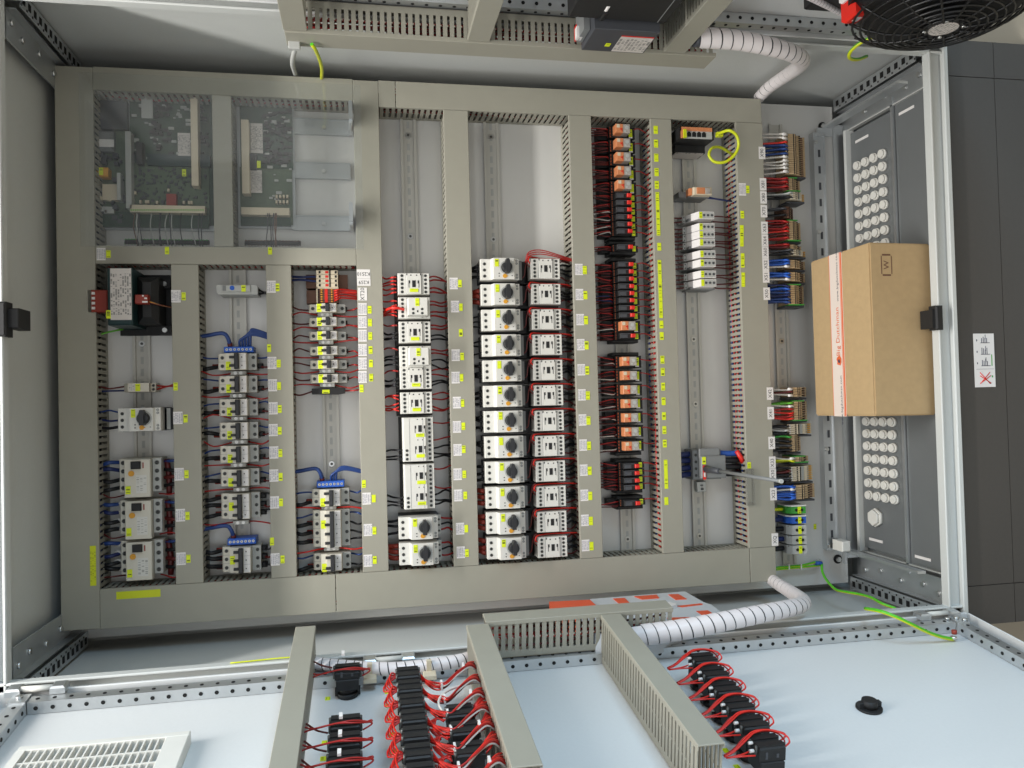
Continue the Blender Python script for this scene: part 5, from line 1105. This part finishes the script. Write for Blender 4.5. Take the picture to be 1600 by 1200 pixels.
for i, (x, y) in enumerate(((.062, -.034), (.262, -.033), (.308, -.033), (.354, -.033), (.40, -.032), (.446, -.032))):
    t = contact_block(x, y, 'black contact block %s from the hinge in the column nearest the grille' % ORD[i], 'contact blocks near the grille', hgt=.048 if i == 0 else .066, ws=.9)
    for s in (-1, 1):
        hh = -.018 if i == 0 else 0; wire(t, [(s * .009, .024, .055 + hh), (s * .006, .036, .06 + hh), (.006, .034, .064 + hh), (.014 - .003 * s, .012, .071 + hh), (.016, -.012, .072 + hh), (.010, -.042, .064 + hh), (-.006 + .006 * s, -.056, .055 + hh), (-.012 + .01 * s, -.06, .05 + hh)], .0013, 'red_wire', k=5)
    wire(t, [(.009, -.024, .055), (.004, -.04, .058), (-.03, -.056, .05), (-.04, -.062, .045)], .0015, 'dark_red_wire', k=4)
    part('cable_tie', cached('tie', lambda: MB().box(-.003, .009, -.0025, .0025, 0, .004).mesh('cable_tie', 'label_white')), None, t, loc=(.002, -.006, .075))
for i in range(9):
    x = .142 + i * .0445; y = .062
    t = contact_block(x, y, 'black contact block %s from the hinge in the closely packed middle column' % ORD[i], 'closely packed contact blocks', hgt=.072, ws=.74)
    for k in range(5): wire(t, [(-.009 + k * .002, -.018, .064), (-.008 + k * .004, -.025 - .0028 * k, .068 - .003 * k), (.008 + .003 * k, -.029 - .0024 * k, .066 - .003 * k), (.028, -.025 - .0026 * k, .064 - .002 * k), (.036, -.018, .06)], .00135, ('bright_red_wire', 'red_wire', 'bright_red_wire', 'red_wire', 'bright_red_wire')[k], k=4)
    if True:
        for k in range(8):
            c = ('bright_red_wire', 'red_wire', 'bright_red_wire', 'red_wire', 'bright_red_wire', 'dark_red_wire', 'bright_red_wire', 'white_wire')[k]; j = (k % 4) * .0022; j2 = (k // 4) * .004
            wire(t, [(-.010 + .005 * (k % 4), .017, .066 - j - j2), (.012 + j, .026 + j, .062 - j2), (.034 + rnd(-.003, .003), .040 + j, .060 + j - j2), (.034 + j + rnd(-.004, .004), .056, .062 + j - j2), (.010 + j * 1.5 + rnd(-.003, .003), .078, .068 + j - j2), (-.016 + j * 3, .098, .070 + j - j2), (-.030 + j * 4, .112, .064 - j2)], .0014, c, k=5)
        part('cable_tie', cached('tie2', lambda: MB().box(-.006, .008, -.0016, .0016, -.005, .006).mesh('cable_tie', 'label_white')), None, t, loc=(.034, .050, .062))
        if i % 2 == 0: part('cable_tie', cached('tie2', None), None, t, loc=(-.004, .089, .069))
for i, (x, y) in enumerate(((.262, .130), (.310, .131), (.362, .131))):
    t = contact_block(x, y, 'black contact block %s from the hinge in the short column beside the duct' % ORD[i], 'contact blocks beside the duct', ws=.82)
    for k in range(7): wire(t, [(-.014 + k * .004, .02, .06 + rnd(-.004, .004)), (-.02 + k * .004, .028, .064 + rnd(-.003, .003)), (-.036 + k * .004, .036, .064), (-.044 + k * .0045, .043, .06 + rnd(-.006, .006))], .0014, ('bright_red_wire', 'red_wire')[k % 2], k=4)
    for k in range(4): wire(t, [(.009 - k * .006, -.024, .055), (.004 - k * .003, -.034 - .003 * k, .058 - .003 * k), (.02, -.038 - .002 * k, .05), (.03, -.03, .04)], .0013, 'bright_red_wire', k=4)
    if i == 0: wire(t, [(.0, -.022, .06), (-.03, -.028, .065), (-.06, -.01, .066), (-.08, .03, .064), (-.085, .05, .06)], .002, 'white_wire', k=5)
for i in range(6):
    x = .150 + i * .051; y = .558 - i * .004
    t = contact_block(x, y, 'black contact block %s from the hinge in the row right of the ducts' % ORD[i], 'contact blocks right of the ducts', hgt=.056, ws=.86)
    for s in (-1, 1):
        wire(t, [(s * .007, .024, .050), (s * .006 - .004, .033, .053), (-.008 + s * .002, .030, .059), (-.014, .010, .0635), (-.013 + s * .0015, -.012, .0635), (-.006 + s * .002, -.028, .059), (.004 + s * .001, -.050, .050), (.008, -.066, .045)], .0013, 'bright_red_wire', k=5)
        wire(t, [(s * .006 + .008, -.024, .046), (.012 + s * .002, -.042, .047), (.009, -.064, .044)], .0013, 'bright_red_wire', k=4)
    wire(t, [(-.002, .024, .046), (-.006, .030, .050), (-.014, .022, .058), (-.0155, .0, .062), (-.012, -.026, .058), (.0, -.048, .050), (.006, -.066, .046)], .0013, 'red_wire', k=5)
    part('crimp', cached('crimp', lambda: MB().cyl((.009, -.03, .05), .0025, .006, 'y', 8).cyl((.003, -.029, .058), .0022, .006, 'y', 8).mesh('crimp', 'label_white')), None, t)
# yellow number tags on the door skin
for (x, y, wh) in ((512, 1091, 'beside the lone contact block near the grille'), (507, 1160, 'by the narrow duct, nearer the hinge'), (505, 1185, 'by the narrow duct, farther from the hinge'), (605, 1081, 'first of five along the packed column'), (607, 1102, 'second of five along the packed column'), (610, 1124, 'third of five along the packed column'), (613, 1147, 'fourth of five along the packed column'), (616, 1174, 'fifth of five along the packed column'), (1134, 1172, 'at the open end of the duct'), (1152, 1198, 'under the last contact block right of the ducts')):
    p = atf('B', x, y, .001); solo('number_tag', cached('ntag', lambda: MB().box(-.0055, .0055, -.0042, .0042, 0, .0006).mesh('number_tag', 'tag_text')), None, 'yellow number tag on the lower door ' + wh, 'tag', (p.x, p.y, .0003), 'B', group='yellow number tags on the lower door')
# black blanking plug with lock
p = atf('B', 1358, 1104, .004); t = thing('blanking_plug', 'round black plug with two clips alone on the lower door', 'plug', (p.x, p.y, 0), 'B')
part('flange', MB().cyl((0, 0, .0005), .0205, .0035, 'z', 24), 'black', t); part('core', MB().cyl((0, 0, .004), .0135, .012, 'z', 20, 0, .012), 'black', t); part('clip', MB().box(-.004, .004, .012, .0195, .004, .013, 0, .001), 'black', t); part('clip', MB().box(-.004, .004, -.0195, -.012, .004, .013, 0, .001), 'black', t)
# earth lead to the lower door
e = [atf('M', x, y, w) for (x, y, w) in ((1352, 951, .355), (1375, 955, .40), (1400, 964, .42), (1425, 976, .425), (1450, 988, .42), (1470, 995, .415), (1490, 999, .41))]
t = thing('earth_lead', 'green and yellow earth lead bolted to the corner of the lower door', 'earth wire', tuple(e[0])); part('lead', MB().tube(smooth([p - e[0] for p in e], 5), .0036, 8), 'earth', t)
part('cable_lug', MB().cyl(tuple(e[-1] - e[0]), .006, .006, 'y', 8).cyl(tuple(e[-1] - e[0] + Vector((.002, .01, 0))), .005, .008, 'y', 8, 1), ['steel', 'terminal_red'], t)
# hoses
hose('spiral_hose', [atf('M', x, y, w) for (x, y, w) in ((985, 995, .40), (1030, 989, .40), (1075, 982, .40), (1130, 971, .395), (1190, 959, .38), (1235, 950, .35), (1254, 944, .31), (1252, 937, .26), (1237, 926, .19), (1218, 914, .12), (1206, 906, .07))], .0195, .0215, 'thick white spiral wrapped cable bundle running from the lower door into the cabinet', .68)
hose('spiral_hose', [atf('M', x, y, w) for (x, y, w) in ((1085, 58, .40), (1120, 60, .40), (1160, 64, .395), (1200, 72, .385), (1235, 82, .36), (1252, 92, .32), (1250, 102, .26), (1228, 118, .18), (1202, 136, .11), (1186, 152, .06))], .019, .0215, 'thick white spiral wrapped cable bundle running from the upper door into the cabinet', .68)
hose('spiral_hose', [FR['B'] @ atf('B', x, y, .03) for (x, y) in ((470, 1034), (520, 1040), (570, 1044), (620, 1045), (670, 1040), (710, 1034), (740, 1026), (760, 1015))], .0115, .0145, 'thin white spiral wrapped cable along the hinge of the lower door')
t = hose('spiral_hose', [FR['T'] @ atf('T', x, y, .03) for (x, y) in ((1255, -10), (1280, 2), (1300, 12), (1322, 24))], .0065, .009, 'thin white spiral wrapped cable leading to the fan')
for (x, y) in ((578, 1052), (671, 1047)):
    p = atf('B', x, y, .03); solo('cable_mount', MB().box(-.009, .012, -.011, .011, -.012, -.004, 0, .001).box(-.012, -.004, -.004, .004, -.004, .014), 'pale_beige', 'cream plastic cable mount holding the thin spiral cable, %s one' % ('left' if x < 600 else 'right'), 'cable mount', tuple(p), 'B', group='cable mounts')
# ---- devices on the upper door
ps = thing('power_supply', 'dark grey power supply with white rating label on the upper door', 'power supply', (.405, .05, 0), 'T')
part('case', MB().box(0, .118, 0, .085, .0005, .10, 0, .001), 'dgrey', ps)
part('rating_label', MB().box(.055, .115, .004, .062, .1001, .1006), 'plate_text', ps); part('red_rim', MB().box(.055, .115, .063, .066, .1001, .1006), 'red', ps); tag(ps, .041, .028, .1002, .0045, .006)
part('side_clip', MB().box(-.012, -.001, .01, .06, .02, .09), 'mgrey', ps); part('clip_tip', MB().box(-.013, -.002, .0, .016, .06, .085), 'red', ps); part('clip_tip', MB().box(-.016, -.006, .016, .03, .07, .09), 'label_white', ps)
part('terminal', MB().box(.005, .015, .09, .12, .05, .09, 0, .003), 'black', ps); part('terminal_cap', MB().box(.004, .012, .122, .14, .06, .09, 0, .003), 'label_white', ps)
dv = thing('drive_unit', 'large black device on the upper door cut by the picture edge', 'device', (.355, .145, 0), 'T')
part('case', MB().box(0, .175, 0, .32, .0005, .088, 0, .002), 'black', dv); part('mounting_strip', MB().box(-.06, .0, .02, .035, .002, .05), 'zinc', dv); part('cover_seam', MB().box(.158, .1595, .002, .318, .0882, .0886), 'mgrey', dv)
# ---- fan
hub = atf('T', 1474, 44, .125); fx, fy = hub.x, hub.y
fan = thing('cooling_fan', 'round black cooling fan with wire guard and oval hub label on the upper door', 'fan', (fx, fy, 0), 'T'); Rf = .150
part('mounting_plate', MB().box(-Rf - .012, Rf + .012, -Rf - .004, Rf + .012, .0006, .03, 0, .003), 'fan_black', fan); part('housing', MB().cyl((0, 0, .03), Rf, .04, 'z', 40).cyl((0, 0, .07), Rf * .98, .03, 'z', 40, 0, Rf * .80), 'fan_black', fan)
for k in range(9):
    rr = Rf * (.26 + .085 * k); z = .128 - .05 * (max(0, (rr / Rf - .3)) ** 2) * 1.6
    m = MB(); N = 40; m.tube([(rr * math.cos(2 * math.pi * i / N), rr * math.sin(2 * math.pi * i / N), z) for i in range(N + 1)], .0022, 5); part('guard_ring', m, 'fan_black', fan)
for k in range(14):
    an = 2 * math.pi * k / 14
    part('guard_spoke', MB().tube([(rr * math.cos(an + .5 * (rr - .03)), rr * math.sin(an + .5 * (rr - .03)), .1285 - .05 * (max(0, (rr / Rf - .3)) ** 2) * 1.6) for rr in (.03, .06, .09, .12, .146)], .0022, 5), 'fan_black', fan)
part('hub', MB().cyl((0, 0, .10), .034, .026, 'z', 24), 'fan_black', fan); part('hub_label', MB().cyl((0, 0, .1262), .0235, .0006, 'z', 24), 'plate_text', fan)
part('hub_screws', (lambda m: [m.cyl((.03 * math.cos(a_), .03 * math.sin(a_), .126), .0035, .003, 'z', 8) for a_ in (.5, 2.1, 3.6, 5.2)] and m)(MB()), 'steel', fan)
blade = MB().prof([(.03, .09), (.135, .07), (.135, .073), (.03, .096)], -.02, .02).mesh('fan_blade', 'black')
for k in range(7):
    o = part('fan_blade', blade, None, fan); o.rotation_euler = (.0, 0, k * 2 * math.pi / 7)
p = atf('T', 1338, 28, .09); t = thing('fan_connector', 'red plastic connector hood beside the fan', 'connector', (p.x, p.y, 0), 'T')
part('hood', MB().box(-.014, .013, -.022, .02, .05, .092, 0, .004), 'red', t); part('base', MB().box(-.012, .02, -.026, .022, .002, .05, 0, .002), 'black', t); part('mark', MB().box(-.004, .006, -.008, .008, .0921, .0925), 'label_white', t); part('clip', MB().box(-.006, .012, -.027, -.022, .05, .08), 'label_white', t)
p = atf('T', 1342, 4, .06); solo('junction_box', MB().box(-.03, .03, -.012, .06, .0005, .06, 0, .003), 'label_white', 'white junction box behind the red connector', 'box', (p.x, p.y, 0), 'T')
def lead(pts, r, label, m='earth', nm='earth_lead', cat='earth wire'):
    P = [atf('M', *q_) for q_ in pts]; return solo(nm, MB().tube(smooth([x - P[0] for x in P], 5), r, 8), m, label, cat, tuple(P[0]))
lead(((1373, 56, .40), (1358, 60, .39), (1340, 70, .37), (1328, 82, .35), (1328, 91, .33), (1340, 93, .30), (1354, 88, .26)), .0036, 'green and yellow earth lead curling under the fan')
lead(((487, 69, .33), (493, 78, .31), (500, 95, .22), (503, 110, .14), (502, 126, .06)), .0034, 'yellow earth lead dropping behind the upper duct')
lead(((463, 72, .32), (459, 85, .26), (457, 100, .18), (462, 118, .06)), .0045, 'whitish cable dropping behind the upper duct next to the yellow lead', 'lgrey', 'cable', 'cable')
p = at(460, 72, .32); solo('cable_clip', MB().box(-.01, .01, -.007, .007, -.004, .006, 0, .001), 'lgrey', 'small pale clip holding the whitish cable', 'clip', tuple(p))
lead(((360, 1036, .325), (400, 1032, .325), (440, 1028, .325), (470, 1026, .325)), .0013, 'thin yellow wire lying along the lower flange', 'yellow_wire', 'cable', 'cable')
q = at_v(596, 1016, LV0 + .001)
# ---- orange and white packet standing between cabinet side and door
VP = -.425
def vp(x, y): return at_v(x, y, VP)
c0 = vp(925, 938); 
pk = thing('packet', 'flat orange and white printed packet lying inside the cabinet side wall', 'packet', (c0.x, VP - .03, c0.z))
def slab(nm, pxs, m, y0, y1):
    P = [at_v(x, y, VP + y1) for (x, y) in pxs]; n = len(P); vs = [(p_.x - c0.x, .03 + y0, p_.z - c0.z) for p_ in P] + [(p_.x - c0.x, .03 + y1, p_.z - c0.z) for p_ in P]
    mm = MB()._add(vs, [tuple(range(n)), tuple(range(2 * n - 1, n - 1, -1))] + [(i, (i + 1) % n, n + (i + 1) % n, n + i) for i in range(n)]); part(nm, mm, m, pk)
slab('sheet', ((922, 936), (1070, 924), (1100, 941), (1112, 945), (1132, 960), (1010, 990), (930, 990), (905, 975)), 'leaflet_white', -.042, 0)
slab('orange_flap', ((858, 940), (922, 937), (936, 950), (860, 956)), 'leaflet_orange', -.040, .004)
for k, s in enumerate((((958, 935), (976, 934), (985, 943), (969, 944)), ((991, 931.5), (1026, 929), (1030, 934), (1003, 936)), ((1044, 928.5), (1060, 928), (1073, 935.5), (1056, 936.5)), ((1058, 946.5), (1096, 942.5), (1098, 944), (1066, 948)), ((1088, 954.5), (1106, 953.5), (1118, 961), (1101, 963)), ((1042, 965), (1080, 964), (1086, 967), (1047, 971)))):
    slab('orange_print', s, 'leaflet_orange', -.001, .0012)
slab('crumpled_label', ((1030, 945), (1046, 940), (1058, 944), (1040, 950)), 'label_white', 0, .006)
# ================================================================== cardboard box on the cabinet floor
bu0, bu1, bv0, bv1, bw0, bw1 = 1.042, 1.1845, -.0495, .312, .075, .296
bx = thing('cardboard_box', 'brown cardboard box with printed packing tape standing on the cabinet floor', 'box', (bu1, (bv0 + bv1) / 2, (bw0 + bw1) / 2))
L_, W_, H_ = bu1 - bu0, (bv1 - bv0) / 2, (bw1 - bw0) / 2
def rbox():
    import bmesh
    me = bpy.data.meshes.new('carton'); bm = bmesh.new(); bmesh.ops.create_cube(bm, size=1)
    for v in bm.verts: v.co = Vector(((v.co.x - .5) * L_, v.co.y * 2 * W_ + (.0015 if v.co.x < 0 and v.co.z > 0 else 0), v.co.z * 2 * H_))
    bmesh.ops.bevel(bm, geom=list(bm.edges), offset=.0028, segments=2, affect='EDGES'); bm.to_mesh(me); bm.free(); me.materials.append(MAT['cardboard']); return me
part('carton', rbox(), None, bx)
uc_, vc_, wc_ = bu1, (bv0 + bv1) / 2, (bw0 + bw1) / 2
tw0, tw1 = at_u(1299, 520, bu0).z - wc_, at_u(1319, 520, bu0).z - wc_
tp = part('packing_tape', MB().box(-L_ - .0006, -L_ - .0001, -W_ - .0004, W_ + .0004, tw0, tw1).box(-L_ - .0006, -L_ + .06, -W_ - .0006, -W_ - .0001, tw0, tw1), 'tape', bx)
part('orange_stripe', MB().box(-L_ - .0009, -L_ - .0007, -W_, W_, tw1 - .0055, tw1 - .001).box(-L_ - .0009, -L_ - .0007, -W_, W_, tw1 - .0085, tw1 - .007).box(-L_ - .0009, -L_ - .0007, -W_, W_, tw0, tw0 + .0014), 'orange_print', tp)
tm = (tw0 + tw1) / 2 + .002
pt = at_u(1311, 518, bu0); put_text(tp, 'Big Dutchman', .0188, 'orange_print', (-L_ - .0010, pt.y - vc_, tm), (0, 1, 0), (0, 0, -1), 1.02)
pt = at_u(1305, 433, bu0); put_text(tp, 'www.bigdutchman.com', .0105, 'ink_blue', (-L_ - .0010, pt.y - vc_, tm + .004), (0, 1, 0), (0, 0, -1), 1.12)
pt = at_u(1311, 628, bu0); put_text(tp, 'www.bigdutchman.com', .0105, 'ink_blue', (-L_ - .0010, pt.y - vc_ + .004, tm + .006), (0, 1, 0), (0, 0, -1), 1.1)
pt = at_u(1306, 564, bu0); lg = MB()
lg.poly([(-.011, -.006), (-.004, -.010), (.004, -.010), (.011, -.005), (.009, .004), (.003, .008), (-.002, .005), (-.008, .006)], 0, .0003)
o = part('printed_emblem', lg, 'orange_print', tp); o.matrix_local = frame((-L_ - .0010, pt.y - vc_, tm), Vector((0, 1, 0)), Vector((0, 0, -1)), Vector((-1, 0, 0)))
lg = MB().poly([(-.004, -.004), (.0, -.006), (.005, -.003), (.003, .002), (-.002, .001)], 0, .0003)
o = part('printed_emblem', lg, 'ink_blue', tp); o.matrix_local = frame((-L_ - .0014, pt.y - vc_ - .002, tm), Vector((0, 1, 0)), Vector((0, 0, -1)), Vector((-1, 0, 0)))
# printed mark on the front of the carton
ctr = at(1385, 414, bw1); mk = MB()
def ring(x0, x1, y0, y1, th): mk.box(x0, x0 + th, y0 + .004, y1 - .004, 0, .0003).box(x1 - th, x1, y0 + .004, y1 - .004, 0, .0003).box(x0 + .003, x1 - .003, y0, y0 + th * 2.2, 0, .0003).box(x0 + .003, x1 - .003, y1 - th * 2.2, y1, 0, .0003)
ring(-.0125, .0125, -.023, .023, .0016)
o = part('printed_mark', mk, 'brown', bx, loc=(ctr.x - uc_, ctr.y - vc_, bw1 - wc_ + .0002))
put_text(o, 'W', .018, 'brown', (0, 0, .0005), (0, 1, 0), (-1, 0, 0))
part('flap_gap', MB().box(-L_ - .0003, -L_ + .012, W_ - .0001, W_ + .0006, -.002, .002), 'box_inner', bx)
# serial print on the lower flange
p = at_v(596, 1016, V0 + .0025); 
solo('serial_print', MB().box(-.02, .02, 0, .0004, -.004, .004), 'print_text', 'tiny grey serial print on the cabinet side above the middle hinge', 'print', (p.x, V0 + .0022, p.z))
